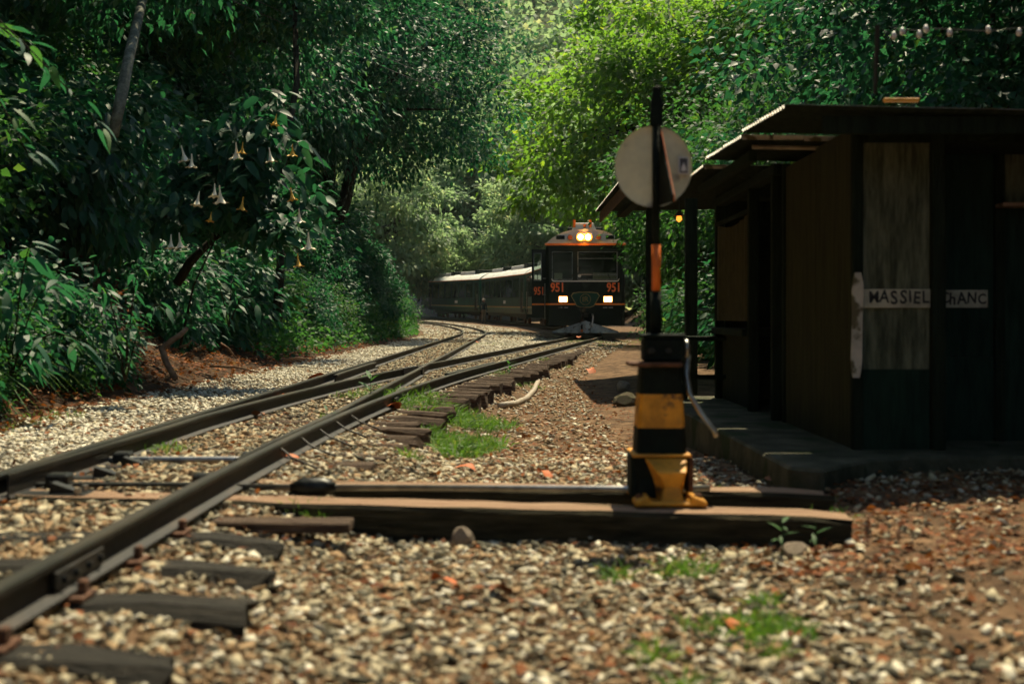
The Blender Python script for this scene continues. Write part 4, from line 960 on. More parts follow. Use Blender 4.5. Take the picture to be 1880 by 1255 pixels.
# prototypes
pBroad = make_tree('broadleaf_tree', 1, 120, 110, (2.5, 2.5, 2.1), 0.62, (0.10, 0.19), 0.27, 'ldark', 3.4, 0.16, limbs=16)
pDroop = make_tree('drooping_tree', 2, 120, 110, (2.6, 2.4, 2.3), 0.60, (0.12, 0.22), 0.20, 'ldark', 3.4, 0.15, limbs=16, droop=0.8)
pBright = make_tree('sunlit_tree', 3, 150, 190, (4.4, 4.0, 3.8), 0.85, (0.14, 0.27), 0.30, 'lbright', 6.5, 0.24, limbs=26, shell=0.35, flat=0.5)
pOver = make_tree('overhanging_tree', 4, 230, 115, (4.4, 4.0, 3.4), 0.72, (0.12, 0.22), 0.28, 'ldark', 6.2, 0.26, limbs=24, shell=0.4)
pMid = make_tree('mid_green_tree', 5, 170, 110, (3.2, 3.0, 2.9), 0.68, (0.11, 0.22), 0.30, 'lmid', 4.8, 0.17, limbs=22, shell=0.35)
pSlim = make_tree('slender_tree', 6, 90, 150, (2.2, 2.2, 2.6), 0.60, (0.06, 0.14), 0.36, 'ldark', 4.6, 0.085, limbs=26, shell=0.2)
pShrub = make_tree('leafy_shrub', 7, 80, 85, (1.05, 1.05, 0.95), 0.34, (0.06, 0.15), 0.30, 'ldark', 0.75, 0.035, limbs=10, rich=True, droop=0.45)
pShrubB = make_tree('leafy_shrub', 8, 80, 75, (1.1, 1.1, 0.85), 0.32, (0.05, 0.11), 0.36, 'lmid', 0.65, 0.03, limbs=10)
pShrubC = make_tree('leafy_shrub', 9, 65, 60, (1.05, 1.0, 1.0), 0.38, (0.09, 0.21), 0.24, 'ldark', 0.8, 0.035, limbs=10, rich=True, droop=0.7)
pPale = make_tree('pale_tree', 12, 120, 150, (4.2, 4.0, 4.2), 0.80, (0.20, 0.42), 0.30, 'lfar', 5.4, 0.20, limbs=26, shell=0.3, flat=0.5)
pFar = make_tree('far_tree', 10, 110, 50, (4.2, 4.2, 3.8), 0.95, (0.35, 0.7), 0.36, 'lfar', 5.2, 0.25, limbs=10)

# low plants on the near hillside: many individuals, and a mass of leaves between them
rs = random.Random(5)

def hs(d, y, dz=0.0): x = Xh(y) - d; return (x, y, hillz(x, y) + dz)
kinds = (pShrub, pShrubB, pShrubC)
LOOK = {id(pShrub): 'pointed leaved', id(pShrubB): 'small leaved', id(pShrubC): 'long leaved'}
ZONE = ((15, 'at the left edge'), (17.6, 'left of the trumpet flowers'), (20.5, 'around the trumpet flowers'), (24, 'just right of the trumpet flowers'), (29, 'under the dark upright trunk'), (35, 'midway along the wall'), (41, 'beyond the middle of the wall'), (48, 'before the bend'), (56, 'at the bend'), (200, 'past the bend'))
def shrub_label(k, y, label): return LOOK[id(k)] + ' ' + label + ', ' + next(z for a, z in ZONE if y < a)
def shrub_row(d, y0, y1, step, s0, s1, label, group):
    y = y0
    while y < y1:
        k = rs.choice(kinds); s = rs.uniform(s0, s1)
        place(k, hs(d + rs.uniform(-.3, .3), y, -0.12), s, rs.uniform(0, 6.28), shrub_label(k, y, label), group, 'shrub', (0, 0.25))
        y += step * rs.uniform(0.8, 1.2) * (1 + y * 0.008)
shrub_row(1.35, 21.5, 66, 1.7, 0.70, 1.05, 'shrub at the foot of the jungle wall', 'shrubs along the foot of the jungle wall')
shrub_row(1.25, 10.2, 15.0, 0.95, 0.50, 0.70, 'shrub above the pale gravel', 'shrubs at the left edge')
shrub_row(0.70, 10.2, 15.2, 0.50, 0.38, 0.58, 'low bush nearest the gravel', 'low bushes at the left edge')
shrub_row(2.5, 11, 64, 1.75, 0.9, 1.35, 'shrub low on the jungle wall', 'shrubs low on the jungle wall')
shrub_row(3.9, 12, 62, 2.0, 1.1, 1.6, 'shrub halfway up the jungle wall', 'shrubs halfway up the jungle wall')
shrub_row(5.6, 15, 60, 2.4, 1.3, 1.9, 'shrub high on the jungle wall', 'shrubs high on the jungle wall')
for k, (d, y, s, p, lab) in enumerate((
    (3.4, 13.5, 0.95, pDroop, 'drooping tree filling the upper left corner of the jungle wall'),
    (4.2, 17.5, 0.95, pBroad, 'dark broadleaf tree above the white trumpet flowers'),
    (4.4, 22, 1.1, pDroop, 'drooping dark tree behind the trumpet flower shrub'),
    (4.6, 27, 1.2, pBroad, 'dark broadleaf tree on the slope right of the trumpet flowers'),
    (4.2, 32, 1.3, pMid, 'green tree midway along the jungle wall'),
    (4.0, 37, 1.3, pBroad, 'dark tree standing before the overhanging trees on the slope'),
    (3.4, 42, 1.35, pDroop, 'drooping dark tree close to the bend of the empty track'),
    (7.5, 26, 1.5, pMid, 'tall green tree near the top edge, above the jungle wall'),
    (7.8, 33, 1.6, pBroad, 'tall dark tree high above the middle of the jungle wall'),
    (7.0, 40, 1.6, pMid, 'tall green tree high on the slope near the bend'))):
    place(p, hs(d, y, -0.2), s, k * 1.3, lab, None, 'tree', (0, 0.12))
for k, (d, y, s, lab) in enumerate((
    (2.3, 47, 1.12, 'large dark overhanging tree leaning over the empty track before the bend'),
    (2.6, 54, 1.28, 'large dark overhanging tree at the bend of the empty track'),
    (5.5, 62, 1.35, 'large tree at the far end of the jungle wall above the coaches'),
    (6.0, 57, 1.75, 'highest dark tree of the jungle wall, at the top edge'))):
    place(pOver, hs(d, y, 0.5), s, k * 1.9 + 0.5, lab, None, 'tree', (0, 0.22))
# canopy trees of the slope: their crowns close over the jungle wall above the picture
for k, (d, y) in enumerate(((6.5, 32), (8, 9), (10, 16), (10.5, 23), (12, 31), (12, 40), (9, 2), (6.5, -6), (7, -14))):
    place(pOver, hs(d, y, 2.2 if d < 8 else 0.5), 1.15 if d < 8 else 1.35, k * 1.1, 'tall canopy tree whose crown shades the jungle wall', 'canopy trees over the slope', 'tree', (0, 0.05))

def undergrowth():
    r = np.random.default_rng(21); n = 95000
    y = 9.5 + 62 * r.random(n) ** 1.5; d = 0.75 + 7.5 * r.random(n) ** 1.3
    bare = (y > 14.6) & (y < 22) & (d < 1.25 + 0.25 * np.sin(y * 2)); y, d = y[~bare], d[~bare]
    clump = np.sin(2.1 * y + 1.3 * d) + np.sin(1.1 * y - 2.7 * d) + np.sin(3.7 * y + 0.4)
    keep = r.random(len(y)) < 0.45 + 0.22 * clump; y, d, clump = y[keep], d[keep], clump[keep]
    x = np.array([Xh(a) - b for a, b in zip(y, d)]); z = np.array([hillz(a, b) for a, b in zip(x, y)])
    P = np.stack([x, y, z + np.abs(r.normal(0, 0.16, len(x))) * (1 + 0.3 * clump)], 1)
    D = unit(r.normal(size=P.shape) * 0.7 + np.array([0.7, -0.25, 0.1])); N = unit(r.normal(size=P.shape) * 0.45 + np.array([0.4, -0.1, 0.9]))
    L = r.uniform(0.06, 0.15, len(P)) * (1 + 0.012 * y)
    t = np.clip(0.3 + 0.1 * clump + r.normal(0, 0.16, len(P)), 0, 1)
    return tag(link('undergrowth', leaves_mesh('undergrowth', P, D, N, L, L * 0.32, t, M['ldark'])), 'low dark green leaves covering the slope between the shrubs', 'undergrowth', kind='stuff')
undergrowth()
def creeper():
    r = np.random.default_rng(22); n = 26000
    y = 24 + 42 * r.random(n); d = r.uniform(0.1, 1.6, n); keep = r.random(n) < np.clip((d + 0.1) * 0.9, 0.05, 1); y, d = y[keep], d[keep]
    x = np.array([Xh(a) - b for a, b in zip(y, d)]); z = np.array([max(hillz(a, b), -0.05 + rise(b)) for a, b in zip(x, y)])
    P = np.stack([x, y, z + r.random(len(x)) ** 2 * (0.25 + 0.5 * d)], 1)
    D = unit(r.normal(size=P.shape) * 0.8 + np.array([0.6, -0.2, 0.3])); N = unit(r.normal(size=P.shape) * 0.5 + np.array([0.3, 0, 0.9])); L = r.uniform(0.05, 0.12, len(P)) * (1 + 0.01 * y)
    t = np.clip(0.45 + r.normal(0, 0.2, len(P)), 0, 1)
    return tag(link('creeper_ground_cover', leaves_mesh('creeper_ground_cover', P, D, N, L, L * 0.36, t, M['lmid'])), 'small leaved creeper creeping down to the pale gravel strip', 'creeper', kind='stuff')
creeper()

def litter():
    r = np.random.default_rng(23); P = []
    for _ in range(16000):
        y = 10 + 40 * r.random() ** 2.2; d = r.uniform(-0.35, 1.9)
        if r.random() > (0.35 if d < 0 else 1.0): continue
        x = Xh(y) - d; P.append((x, y, hillz(x, y) + 0.02 + 0.03 * r.random() if d > 0.05 else ground(x, y) + 0.03))
    for _ in range(9000):
        y = 5 + 30 * r.random() ** 1.6; x = sleeper_end(y) + 0.35 + (2.3 + 0.02 * y) * r.random() if y > 7 else r.uniform(0.9, 2.6)
        if y < 7.4 and x > 0.34 * y + 0.2: continue
        if x > 1.2 and y > 7.0: continue
        P.append((x, y, ground(x, y) + 0.012 + 0.01 * r.random()))
    for _ in range(2600):
        y = math.sqrt(r.uniform(9, 130)); x = r.uniform(-0.37, 0.37) * y
        if x > -3.6: P.append((x, y, ground(x, y) + 0.022))
    P = np.array(P); n = len(P); D = unit(r.normal(size=(n, 3)) * np.array([1, 1, 0.18])); N = unit(r.normal(size=(n, 3)) * 0.35 + np.array([0, 0, 1.0])); L = r.uniform(0.03, 0.10, n) * np.where(P[:, 0] > -3.6, 0.55, 1.0)
    return tag(link('leaf_litter', leaves_mesh('leaf_litter', P, D, N, L, L * 0.33, np.clip(r.normal(0.5, 0.25, n), 0, 1), M['litter'], droop=0.02)), 'reddish brown dead leaves strewn under the slope and along the path', 'leaf litter', kind='stuff')
litter()

def blades(name, spots, m, label, seed, lmin=0.06, lmax=0.16, wide=0.035):
    """Grass: spots = (x, y, radius, count)."""
    r = np.random.default_rng(seed); P = []
    for x, y, rad, n in spots:
        for _ in range(n):
            a, q = r.uniform(0, 6.28), rad * math.sqrt(r.random()); xx, yy = x + q * math.cos(a), y + 1.5 * q * math.sin(a); P.append((xx, yy, ground(xx, yy) - 0.005))
    P = np.array(P); n = len(P)
    D = unit(r.normal(size=(n, 3)) * np.array([0.5, 0.5, 0.1]) + np.array([0, 0, 0.8])); N = unit(r.normal(size=(n, 3)) + np.array([0, -0.6, 0.2])); L = r.uniform(lmin, lmax, n)
    return link(name, leaves_mesh(name, P, D, N, L, L * wide * 0.5 + 0.0012, np.clip(r.normal(0.5, 0.22, n), 0, 1), m, droop=0.35))
def gp(px_, py_, z=-0.12):
    y = F * (CAMZ - z) / (py_ - HOR); return (px_ - 940) * y / F, y
small = [(*gp(560, 940, -0.05), 0.07, 60), (*gp(590, 945, -0.05), 0.05, 40), (*gp(290, 838, -0.03), 0.16, 160), (*gp(1130, 1040), 0.06, 60), (*gp(1260, 1035), 0.09, 120), (*gp(1200, 1185), 0.04, 40), (*gp(1290, 1140), 0.06, 30),
         (*gp(1260, 1245), 0.05, 40), (*gp(630, 790, -0.08), 0.16, 150), (*gp(755, 853), 0.06, 60), (*gp(665, 735, -0.04), 0.25, 160), (*gp(1330, 905, -0.1), 0.14, 240), (*gp(1420, 915, -0.1), 0.14, 260), (*gp(1250, 900, -0.1), 0.08, 60),
         (*gp(940, 700), 0.45, 260), (*gp(1000, 670), 0.5, 220), (*gp(1080, 635), 0.8, 400), (*gp(1150, 640), 0.9, 260), (*gp(900, 640), 0.9, 160), (*gp(1180, 632), 1.0, 200), (-3.95, 10.6, 0.4, 160), (-3.9, 9.9, 0.3, 120), (-3.75, 11.6, 0.25, 80), (*gp(1430, 880, 0), 0.25, 120), (*gp(1520, 960), 0.10, 60)]
g = blades('grass', small, M['grass'], '', 31); tag(g, 'scattered small green grass tufts on the gravel and beside the tracks', 'grass', kind='stuff')
g = blades('grass_patch', [(*gp(845, 800), 0.34, 900), (*gp(800, 772, -0.15), 0.40, 700), (*gp(870, 775, -0.18), 0.36, 900), (*gp(760, 750, -0.1), 0.45, 420), (*gp(840, 822), 0.16, 320)], M['grass'], '', 32, 0.08, 0.26, 0.03); tag(g, 'bright green grass patch beside the exposed sleeper ends', 'grass', kind='stuff')
g = blades('grass_patch', [(*gp(1400, 1130), 0.12, 320), (*gp(1350, 1135), 0.08, 120), (*gp(1450, 1140), 0.08, 160), (*gp(1400, 1170), 0.07, 90), (*gp(1400, 1085), 0.05, 70)], M['grass'], '', 33, 0.04, 0.11, 0.05); tag(g, 'green weed patch on the gravel at lower right', 'grass', kind='stuff')

# long arching cane leaves at the left edge
def cane(loc, seed, n, L0, L1, label, m='grass'):
    r = np.random.default_rng(seed); t = empty('cane_plant', loc); V = []; Fc = []; tint = []
    for k in range(n):
        a = r.uniform(-1.9, 1.1); L = r.uniform(L0, L1); el = r.uniform(0.5, 1.25); w = r.uniform(0.010, 0.020); b = len(V); tt = float(np.clip(r.normal(0.45, 0.25), 0, 1)); s = np.array([-math.sin(a), math.cos(a), 0])
        q = np.array([r.normal(0, .12), r.normal(0, .12), 0])
        for i in range(8):
            u = i / 7; p = q + np.array([math.cos(a) * L * u * math.cos(el) * (1 + .3 * u), math.sin(a) * L * u * math.cos(el), L * (math.sin(el) * u - 0.75 * u * u * u)])
            ww = w * (math.sin(math.pi * min(1, 0.25 + 0.75 * u)) + 0.05); V += [p - s * ww, p + s * ww]; tint += [tt, tt]
        Fc += [(b + 2 * i, b + 2 * i + 1, b + 2 * i + 3, b + 2 * i + 2) for i in range(7)]
    link('blades', raw_mesh('blades', V, Fc, M[m], tint=tint), t)
    return tag(t, label, 'plant', 'arching cane plants at the left edge')
for k, (d, y, lab) in enumerate(((0.75, 11.0, 'arching yellow green cane plant at the left edge just above the gravel'), (0.85, 12.2, 'arching cane plant drooping over the leaf litter near the left edge'), (1.5, 11.6, 'tall arching cane plant half hidden among shrubs at the left edge'))):
    cane(hs(d, y), 40 + k, 70, 0.6, 1.25, lab)

# big single leaves drooping at the left edge
lb = MB(); n = 6; V = []; Fc = []
for i in range(n + 1):
    u = i / n; w = 0.5 * math.sin(math.pi * min(1, 0.06 + 0.92 * u) ** 0.8) * 0.26 + 0.004; z = 0.06 * u - 0.30 * u * u
    V += [(-w, u, z + 0.05 * w), (0, u, z), (w, u, z + 0.05 * w)]
for i in range(n): Fc += [(3 * i, 3 * i + 1, 3 * i + 4, 3 * i + 3), (3 * i + 1, 3 * i + 2, 3 * i + 5, 3 * i + 4)]
LEAF = raw_mesh('leaf', V, Fc, M['ldark'], tint=[0.5] * len(V), smooth=True)
LEAFY = raw_mesh('leaf', V, Fc, M['lmid'], tint=[0.7] * len(V), smooth=True)
def leafy_plant(name, stems, per, size, label, seed, bark='bark', cat='plant', r0=0.007):
    """Stems as point lists; separate large leaves along them."""
    rr = random.Random(seed); t = empty(name, stems[0][0]); b = Vector(stems[0][0]); sm = MB()
    for st in stems:
        pts = [Vector(p) - b for p in st]; sm.tube(pts, [r0 * (1.3 - k / len(pts)) for k in range(len(pts))], 6)
        for k in range(per):
            u = 0.12 + 0.88 * (k + rr.random()) / per; q = u * (len(pts) - 1); i = min(int(q), len(pts) - 2); p = pts[i].lerp(pts[i + 1], q - i)
            lf = link('leaf', LEAFY if rr.random() < 0.12 else LEAF, t); s = size * rr.uniform(0.65, 1.25)
            lf.location = p + Vector((rr.uniform(-.05, .05), rr.uniform(-.05, .05), rr.uniform(-.04, .04))); lf.scale = (s * rr.uniform(.8, 1.2), s, s); lf.rotation_euler = (rr.uniform(-0.9, 0.2), rr.uniform(-.5, .5), rr.uniform(-math.pi, 0.6))
    sm.build('stem', M[bark], t, smooth=True)
    return tag(t, label, cat)
def w3(px_, py_, y): return ((px_ - 940) * y / F, y, CAMZ + (HOR - py_) * y / F)
def arc(a, b, sag=0.25, n=5):
    a, b = Vector(a), Vector(b); return [tuple(a.lerp(b, k / n) + Vector((0, 0, sag * math.sin(math.pi * k / n)))) for k in range(n + 1)]
leafy_plant('large_leaved_plant', [arc(w3(20, 700, 11.6), w3(60, 440, 11.0)), arc(w3(20, 700, 11.6), w3(110, 520, 10.9)), arc(w3(20, 700, 11.6), w3(-20, 520, 11.0)), arc(w3(20, 700, 11.6), w3(160, 640, 10.8))], 16, 0.26, 'plant with long drooping leaves at the left edge, above the cane leaves', 51)
leafy_plant('large_leaved_plant', [arc(w3(230, 700, 13.2), w3(180, 520, 12.9)), arc(w3(230, 700, 13.2), w3(260, 480, 12.9)), arc(w3(230, 700, 13.2), w3(300, 560, 12.8)), arc(w3(230, 700, 13.2), w3(240, 600, 12.6)), arc(w3(230, 700, 13.2), w3(160, 610, 12.7))], 20, 0.17, 'bushy plant with pointed leaves beside the broken branch', 52)
leafy_plant('large_leaved_plant', [arc(w3(420, 600, 19.6), w3(380, 500, 19.2)), arc(w3(420, 600, 19.6), w3(430, 510, 19.0)), arc(w3(420, 600, 19.6), w3(470, 560, 19.0))], 10, 0.26, 'plant with pale broad leaves above the leaf litter', 53)
leafy_plant('hanging_branch', [arc(w3(-160, -40, 9.0), w3(110, 150, 8.6), 0.12), arc(w3(-160, -40, 9.0), w3(200, 250, 9.6), 0.15), arc(w3(-160, -40, 9.0), w3(60, 300, 8.8), 0.1)], 22, 0.17, 'branch of drooping long leaves hanging in at the upper left corner', 54, cat='branch')

# angel's-trumpet shrub: stems, separate leaves, hanging flowers
FL = [(333, 283, 0), (352, 298, 0), (433, 277, 0), (446, 277, 1), (494, 287, 0), (508, 225, 1), (366, 367, 0), (394, 353, 0), (403, 356, 0), (447, 377, 1), (549, 398, 0), (566, 442, 0), (314, 446, 0), (329, 443, 0), (546, 481, 1), (537, 280, 1), (388, 405, 1), (533, 360, 1)]
root = Vector(w3(330, 640, 17.6)); fork = Vector(w3(395, 440, 17.3))
stems = [[tuple(root), tuple(root.lerp(fork, .5) + Vector((-.05, 0, .1))), tuple(fork)]]
for tx, ty in ((340, 240), (300, 400), (440, 240), (500, 180), (520, 250), (390, 310), (560, 350), (560, 400), (470, 320), (545, 440), (340, 330), (420, 380)):
    stems.append(arc(fork, w3(tx, ty, 16.9 + 0.5 * math.sin(tx)), 0.22))
at = leafy_plant('trumpet_flower_shrub', stems, 23, 0.20, 'tall shrub with hanging cream trumpet flowers on the jungle wall', 55, cat='shrub', r0=0.014)
def fringe(stems, base, n, L0, L1, seed, spread=0.16):
    r = np.random.default_rng(seed); P = []
    for _ in range(n):
        st = stems[r.integers(1, len(stems))]; u = (0.25 + 0.75 * r.random()) * (len(st) - 1); i = min(int(u), len(st) - 2); p = Vector(st[i]).lerp(Vector(st[i + 1]), u - i) - base
        P.append(np.array(p) + r.normal(0, spread, 3) * np.array([1, 1, 0.7]))
    P = np.array(P); D = unit(r.normal(size=P.shape) * np.array([.9, .7, .4]) + np.array([0.15, -0.25, -0.45])); N = unit(r.normal(size=P.shape) * .4 + np.array([0, -.3, .9])); L = r.uniform(L0, L1, n)
    return leaves_mesh('foliage', P, D, N, L, L * 0.24, np.clip(r.normal(.5, .22, n), 0, 1), M['ldark'], True, 0.3)
fo = link('foliage', fringe(stems, root, 2600, 0.12, 0.27, 56), at); fo['kind'] = 'stuff'
V = []; Fc = []; n = 10
for z, r_ in ((0.0, .006), (-.05, .009), (-.10, .016), (-.145, .030), (-.165, .052), (-.158, .066)):
    for k in range(n): a = 2 * math.pi * k / n; q = 1 + (0.22 * math.cos(5 * a) if z < -.14 else 0); V.append((r_ * q * math.cos(a), r_ * q * math.sin(a), z - (0.008 * math.cos(5 * a) if r_ > .05 else 0)))
for j in range(5):
    for k in range(n): Fc.append((j * n + k, j * n + (k + 1) % n, (j + 1) * n + (k + 1) % n, (j + 1) * n + k))
FLW = [raw_mesh('flower', V, Fc, M[m], smooth=True) for m in ('petal', 'petaly')]
for i, (fx, fy, k) in enumerate(FL):
    p = Vector(w3(fx, fy - 16, 15.95)) - root; o = link('flower', FLW[k], at); o.location = p; s = random.uniform(0.9, 1.25) * (0.75 if k else 1); o.scale = (s, s, s); o.rotation_euler = (random.uniform(-.2, .2), random.uniform(-.2, .2), i)
    MB().tube([(0, 0, 0), (0.01, 0.05, 0.08), (0.02, 0.18, 0.12)], 0.004, 5).build('flower_stalk', M['lmid'], o)

# trunks and dead wood on the slope
def bare_tree(m, bark, top, rz, label):
    t = empty('leaning_tree'); m.build('trunk', M[bark], t, smooth=True)
    c = link('crown', pBroad.children[0].data if pBroad.children[0].name.startswith('crown') else pBroad.children[1].data, t); c.location = top; c.rotation_euler = (0, 0, rz); return tag(t, label, 'tree')
bare_tree(MB().tube([w3(208, 250, 16.3), w3(222, 180, 16.4), w3(238, 100, 16.8), w3(262, 0, 18.5), w3(270, -80, 19.6)], [0.06, 0.07, 0.065, 0.06, 0.05], 9), 'palebark', w3(268, -190, 20), 1.0, 'leaning tree with pale bare trunk among dark leaves at upper left')
bare_tree(MB().tube([w3(508, 590, 24), w3(514, 500, 24.0), w3(522, 420, 24.4), w3(520, 300, 25.6), w3(545, 150, 27.5), w3(540, -20, 29)], [0.09, 0.075, 0.065, 0.06, 0.06, 0.05], 9), 'bark', w3(540, -60, 30), 2.0, 'tree with dark thin upright trunk right of the trumpet flowers')
tag(MB().tube([w3(325, 520, 18.4), w3(350, 480, 18.3), w3(400, 430, 18.2)], [0.06, 0.06, 0.04], 8).build('mossy_log', M['bark'], smooth=True), 'dark slanting log below the trumpet flowers', 'log')
br = empty('broken_branch', w3(322, 695, 15.6)); tag(br, 'broken forked brown branch leaning out above the leaf litter', 'branch')
q0 = Vector(w3(322, 695, 15.6))
def rel(*ps): return [Vector(w3(*p)) - q0 for p in ps]
MB().tube(rel((322, 695, 15.4), (305, 665, 15.5), (298, 640, 15.6), (312, 627, 15.6), (330, 615, 15.6), (343, 603, 15.7)), [0.035, 0.035, 0.04, 0.035, 0.03, 0.025], 7).build('limb', M['deadwood'], br, smooth=True)
MB().tube(rel((330, 637, 15.6), (345, 632, 15.5), (353, 624, 15.5)), [0.014, 0.012, 0.006], 6).build('twig', M['deadwood'], br, smooth=True)
for k, (a, b, lab) in enumerate((((385, 672), (478, 684), 'reddish stick lying on the leaf litter, longest of three'), ((520, 662), (575, 660), 'pale curved stick at the far end of the leaf litter'), ((405, 630), (432, 655), 'thin stick slanting up from the leaf litter'))):
    p, q = Vector(w3(*a, 17.6 + k)), Vector(w3(*b, 17.6 + k))
    x_, y_, z_ = q; q.z = max(q.z, hillz(q.x, q.y) + 0.02); p.z = max(p.z, hillz(p.x, p.y) + 0.02)
    tag(MB().tube([p, p.lerp(q, .5) + Vector((0, 0, .03)), q], [0.018, 0.016, 0.008], 6).build('stick', M['deadwood'], smooth=True), lab, 'stick')

# ------------------------------------------------------------------ trees behind the train and the sheds, far wood
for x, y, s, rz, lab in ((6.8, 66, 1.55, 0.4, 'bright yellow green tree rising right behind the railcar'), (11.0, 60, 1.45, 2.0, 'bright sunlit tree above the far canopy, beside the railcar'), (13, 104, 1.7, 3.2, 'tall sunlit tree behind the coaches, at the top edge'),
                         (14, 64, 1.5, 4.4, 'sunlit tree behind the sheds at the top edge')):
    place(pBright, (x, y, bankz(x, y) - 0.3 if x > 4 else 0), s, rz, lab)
for k, (x, y, s, lab) in enumerate(((6.2, 30, 0.85, 'green tree between the far canopy and the sunlit trees'), (5.6, 40, 0.95, 'green tree leaning over the path right of the railcar'), (9.5, 34, 1.15, 'green tree behind the far canopy roof'), (13.5, 42, 1.4, 'taller green tree behind the shed roofs'), (8.0, 22, 0.9, 'green tree close behind the curtained shed'))):
    place(pMid, (x, y, bankz(x, y) - 0.2), s, k * 1.7, lab)
for k, (x, y) in enumerate(((5.6, 17.5), (7.4, 16.5), (9.2, 19), (6.6, 24), (10.5, 25), (12.5, 22), (8.8, 28.5), (14, 30))):
    place(pSlim, (x, y, bankz(x, y) - 0.2), rs.uniform(0.9, 1.2), k * 2.1, 'slender dark stemmed tree behind the sheds, ' + ['nearest the curtained shed', 'just above the lettered shed roof', 'behind the string of bulbs', 'beside the far canopy', 'deep behind the lettered shed', 'at the right edge', 'right of the far canopy', 'farthest at the right edge'][k], 'slender trees behind the sheds', 'tree', (rs.uniform(-.1, .1), rs.uniform(-.12, .12)))
for k, (x, y, s) in enumerate(((4.7, 14.5, 1.2), (5.2, 18, 1.3), (4.9, 21.5, 1.3), (5.0, 25, 1.4), (4.6, 29, 1.3), (5.4, 33, 1.4))):
    place((pShrub, pShrubB, pShrubC)[k % 3], (x, y, ground(x, y) - 0.1), s, k, 'dark shrub seen through the gap beside the sheds', 'shrubs behind the sheds', 'shrub')
for k, (x, y, s) in enumerate(((4.9, 36, 0.8), (5.4, 40, 1.0), (5.6, 44.5, 1.1), (5.9, 49, 1.3), (6.2, 54, 1.4))):
    place(pShrubB, (x, y, ground(x, y) - 0.05), s, k * 1.1, 'sunlit bush beside the path to the right of the railcar', 'sunlit bushes beside the railcar', 'shrub')
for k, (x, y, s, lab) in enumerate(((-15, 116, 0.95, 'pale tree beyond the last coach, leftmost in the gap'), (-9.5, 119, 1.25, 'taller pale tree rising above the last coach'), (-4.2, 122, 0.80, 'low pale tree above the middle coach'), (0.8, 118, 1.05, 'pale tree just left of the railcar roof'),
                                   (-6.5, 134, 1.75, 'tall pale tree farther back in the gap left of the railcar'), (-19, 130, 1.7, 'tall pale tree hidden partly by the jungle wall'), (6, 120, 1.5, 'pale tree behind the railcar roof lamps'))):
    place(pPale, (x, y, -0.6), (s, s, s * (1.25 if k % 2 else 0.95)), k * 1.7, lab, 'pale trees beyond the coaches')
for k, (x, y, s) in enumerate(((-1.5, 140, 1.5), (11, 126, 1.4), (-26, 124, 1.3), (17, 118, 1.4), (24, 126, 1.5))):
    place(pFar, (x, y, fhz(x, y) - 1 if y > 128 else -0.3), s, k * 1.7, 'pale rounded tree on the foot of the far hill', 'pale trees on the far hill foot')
# trees at the photographer's back close the clearing
for k, (x, y, p) in enumerate(((-8, -38, pOver), (2, -44, pOver), (12, -22, pOver), (9.5, 2, pOver), (10, 10, pOver), (14, -36, pOver), (13, -6, pOver))):
    place(p, (x, y, 0.0), 1.3, k * 1.4, 'tall tree closing the clearing behind the photographer', 'trees behind the photographer')

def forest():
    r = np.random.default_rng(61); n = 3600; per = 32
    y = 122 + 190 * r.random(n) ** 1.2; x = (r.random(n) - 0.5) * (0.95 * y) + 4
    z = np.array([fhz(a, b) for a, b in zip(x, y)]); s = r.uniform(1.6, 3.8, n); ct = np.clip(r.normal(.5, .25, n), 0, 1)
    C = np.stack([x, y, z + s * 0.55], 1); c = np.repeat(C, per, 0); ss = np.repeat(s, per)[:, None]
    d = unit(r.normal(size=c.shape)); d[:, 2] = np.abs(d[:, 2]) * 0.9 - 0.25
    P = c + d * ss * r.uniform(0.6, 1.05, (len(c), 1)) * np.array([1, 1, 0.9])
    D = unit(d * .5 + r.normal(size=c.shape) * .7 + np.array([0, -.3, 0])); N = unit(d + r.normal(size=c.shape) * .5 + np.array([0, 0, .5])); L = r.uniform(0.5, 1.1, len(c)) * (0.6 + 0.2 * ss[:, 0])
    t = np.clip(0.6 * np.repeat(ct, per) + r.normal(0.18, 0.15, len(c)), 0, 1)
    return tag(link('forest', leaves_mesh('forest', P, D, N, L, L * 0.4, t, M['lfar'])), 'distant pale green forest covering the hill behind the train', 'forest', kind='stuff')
forest()

# ------------------------------------------------------------------ small things
def rock(name, loc, s, label, seed, m='rock', cat='rock'):
    r = np.random.default_rng(seed); bm = bmesh.new(); bmesh.ops.create_icosphere(bm, subdivisions=2, radius=1.0)
    for v in bm.verts: v.co *= 1 + r.uniform(-.13, .13)
    for _ in range(7):
        d = Vector(unit(r.normal(size=3))); bmesh.ops.bisect_plane(bm, geom=bm.verts[:] + bm.edges[:] + bm.faces[:], plane_co=d * r.uniform(.68, .85), plane_no=d, clear_outer=True)
        bmesh.ops.holes_fill(bm, edges=[e for e in bm.edges if e.is_boundary])
    me = bpy.data.meshes.new(name); bm.to_mesh(me); bm.free(); me.materials.append(M[m])
    o = link(name, me); o.location = loc; o.scale = s; o.rotation_euler = (0, 0, seed); return tag(o, label, cat)
def at(px_, py_, z=None, dz=0.0):
    zz = -0.12 if z is None else z
    for _ in range(4): x, y = gp(px_, py_, zz); zz = ground(x, y)
    return (x, y, zz + dz)
rock('rock', at(850, 1004, dz=.035), (.05, .045, .05), 'flat grey brown rock leaning against the long timber', 3)
rock('rock', at(1458, 1022, dz=.015), (.075, .05, .045), 'large pale rock in front of the right end of the long timber', 4)
rock('rock', at(1516, 1032, dz=.01), (.04, .03, .03), 'small pale rock right of the large rock near the timber end', 5)
rock('rock', at(1150, 745, dz=.04), (.17, .14, .11), 'mossy boulder on the path behind the switch stand', 6, 'moss')
rock('rock', at(760, 985, dz=.02), (.035, .03, .03), 'small brown stone beside the long timber near the rail', 7)
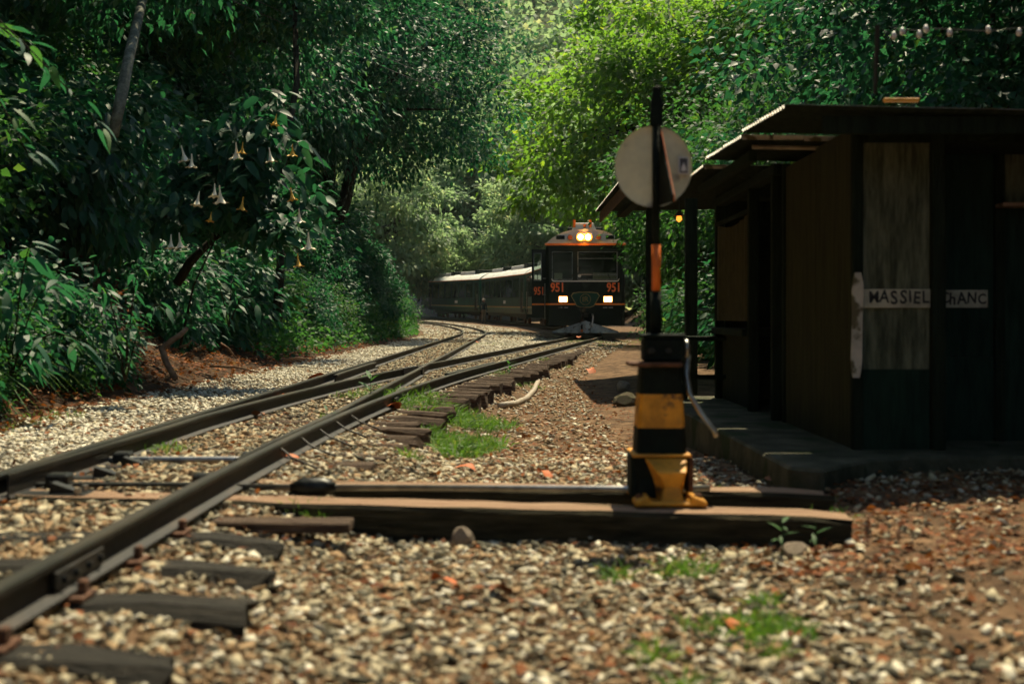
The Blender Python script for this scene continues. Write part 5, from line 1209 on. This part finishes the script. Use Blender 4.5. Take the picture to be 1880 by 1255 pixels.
rock('rock', at(1145, 718, dz=.05), (.12, .1, .09), 'pale stone resting behind the mossy boulder', 8)
hp = [at(918, 752), at(945, 747), at(966, 737), at(980, 722), at(988, 706)]
tag(MB().tube([(p[0], p[1], p[2] + 0.035) for p in hp], [0.033] * 5, 8).build('hose', M['hose'], smooth=True), 'bent grey hose lying on the path beside the grass', 'hose')
V = []; Fc = []; n = 7
for i in range(n + 1):
    u = i / n; w = 0.34 * math.sin(math.pi * min(1, .04 + .94 * u)) ** .7 * (1 + .25 * math.sin(9 * u)); V += [(-w, u - .5, .22 * w + .12 * math.sin(4 * u)), (0, u - .5, .10 * math.sin(4 * u)), (w, u - .5, .35 * w + .10 * math.sin(5 * u))]
for i in range(n): Fc += [(3 * i, 3 * i + 1, 3 * i + 4, 3 * i + 3), (3 * i + 1, 3 * i + 2, 3 * i + 5, 3 * i + 4)]
DL = {k: raw_mesh('dead_leaf', V, Fc, M[k], smooth=True) for k in ('deadleaf', 'brownleaf')}
for i, (x, y, s, k, lab) in enumerate(((815, 1082, .10, 0, 'curled orange leaf on the gravel in front of the long timber'), (715, 754, .24, 0, 'big bright orange leaf beside the rail near the exposed sleepers'), (1340, 1163, .08, 0, 'pinkish orange leaf beside the weed patch at lower right'),
        (920, 1100, .09, 1, 'brown curled leaf on gravel below the timber'), (1030, 1236, .07, 0, 'orange leaf at the bottom edge of the picture'), (853, 868, .13, 0, 'red orange leaf standing behind the rear timber'), (1000, 880, .12, 0, 'orange leaf just behind the rear timber near the stand'),
        (532, 850, .10, 0, 'small orange leaf beside the rail left of the rear timber'), (515, 740, .22, 0, 'orange leaf lying between the two tracks'), (582, 700, .28, 0, 'orange leaf against the outer rail of the empty track'), (925, 722, .26, 1, 'brown leaf beside the grass near the hose'),
        (870, 630, .35, 0, 'red leaf on the ballast near the far bend'), (1085, 685, .24, 0, 'small red leaf on the sunlit path'), (840, 668, .3, 1, 'brown leaf on the pale ballast between the tracks'), (470, 770, .15, 1, 'brown leaf between rails near the switch blade'), (12, 915, .08, 0, 'orange leaf at the left edge beside the switch blade'), (1420, 893, .10, 1, 'brown leaf on the right end of the rear timber'))):
    p = at(x, y, dz=.03); o = link('dead_leaf', DL['brownleaf' if k else 'deadleaf']); o.location = p; o.scale = (s, s, s); o.rotation_euler = (random.uniform(-.3, .5), random.uniform(-.5, .5), random.uniform(0, 6)); tag(o, lab, 'leaf')
o = link('dead_leaf', DL['deadleaf']); o.location = (1.9, 40.6, .16); o.scale = (.25, .25, .25); tag(o, 'yellow orange leaf on the track right before the train', 'leaf')
# weeds standing by the timbers
def weed(loc, h, seed, label, n=6):
    rr = random.Random(seed); t = empty('weed', loc); MB().tube([(0, 0, 0), (.005, 0, h * .5), (.0, .01, h)], [.003, .003, .002], 5).build('stem', M['lmid'], t)
    for k in range(n):
        lf = link('leaf', LEAFY, t); s = h * rr.uniform(.35, .6); lf.location = (0, 0, h * (.3 + .7 * k / n)); lf.scale = (s, s, s); lf.rotation_euler = (rr.uniform(.1, .8), 0, k * 2.4)
    return tag(t, label, 'weed')
weed((1.03, 5.42, -.14), .14, 1, 'upright young weed against the front of the long timber'); weed((1.16, 5.43, -.14), .12, 2, 'small weed near the right end of the long timber', 4)
x_, y_ = gp(600, 795, -.03); weed((x_, y_, ground(x_, y_)), .16, 3, 'leafy weed beside the rail braces', 9); x_, y_ = gp(680, 755, -.05); weed((x_, y_, ground(x_, y_)), .28, 4, 'leafy weed behind the big orange leaf', 10)
x_, y_ = gp(935, 690, -.05); weed((x_, y_, ground(x_, y_)), .24, 5, 'tall leafy weed among the exposed sleepers', 12)
for k, (a, b, lab) in enumerate(((w3(560, 20, 30), w3(925, 190, 52), 'upper thin black cable crossing in front of the dark trees'), (w3(560, 0, 30), w3(930, 175, 52), 'lower thin black cable crossing in front of the dark trees'))):
    a, b = Vector(a), Vector(b); d = b - a; a = a - d * 1.2; b = b + d * 0.8
    tag(MB().tube([a.lerp(b, i / 14) - Vector((0, 0, 0.5 * math.sin(math.pi * i / 14))) for i in range(15)], 0.008, 5).build('cable', M['cable']), lab, 'cable')

# ------------------------------------------------------------------ air
hz = bpy.data.materials.new('thin_damp_haze'); n_, l_ = nodes_of(hz); n_.remove(n_['Principled BSDF'])
pv = n_.new('ShaderNodeVolumePrincipled'); pv.inputs['Color'].default_value = (0.75, 0.95, 0.85, 1); pv.inputs['Density'].default_value = 0.00014; pv.inputs['Anisotropy'].default_value = 0.2
l_.new(pv.outputs[0], n_['Material Output'].inputs['Volume'])
hb = MB().box(-720, 720, -320, 720, -30, 330).build('haze', hz); tag(hb, 'thin damp haze paling the distant forest', 'haze', kind='stuff')
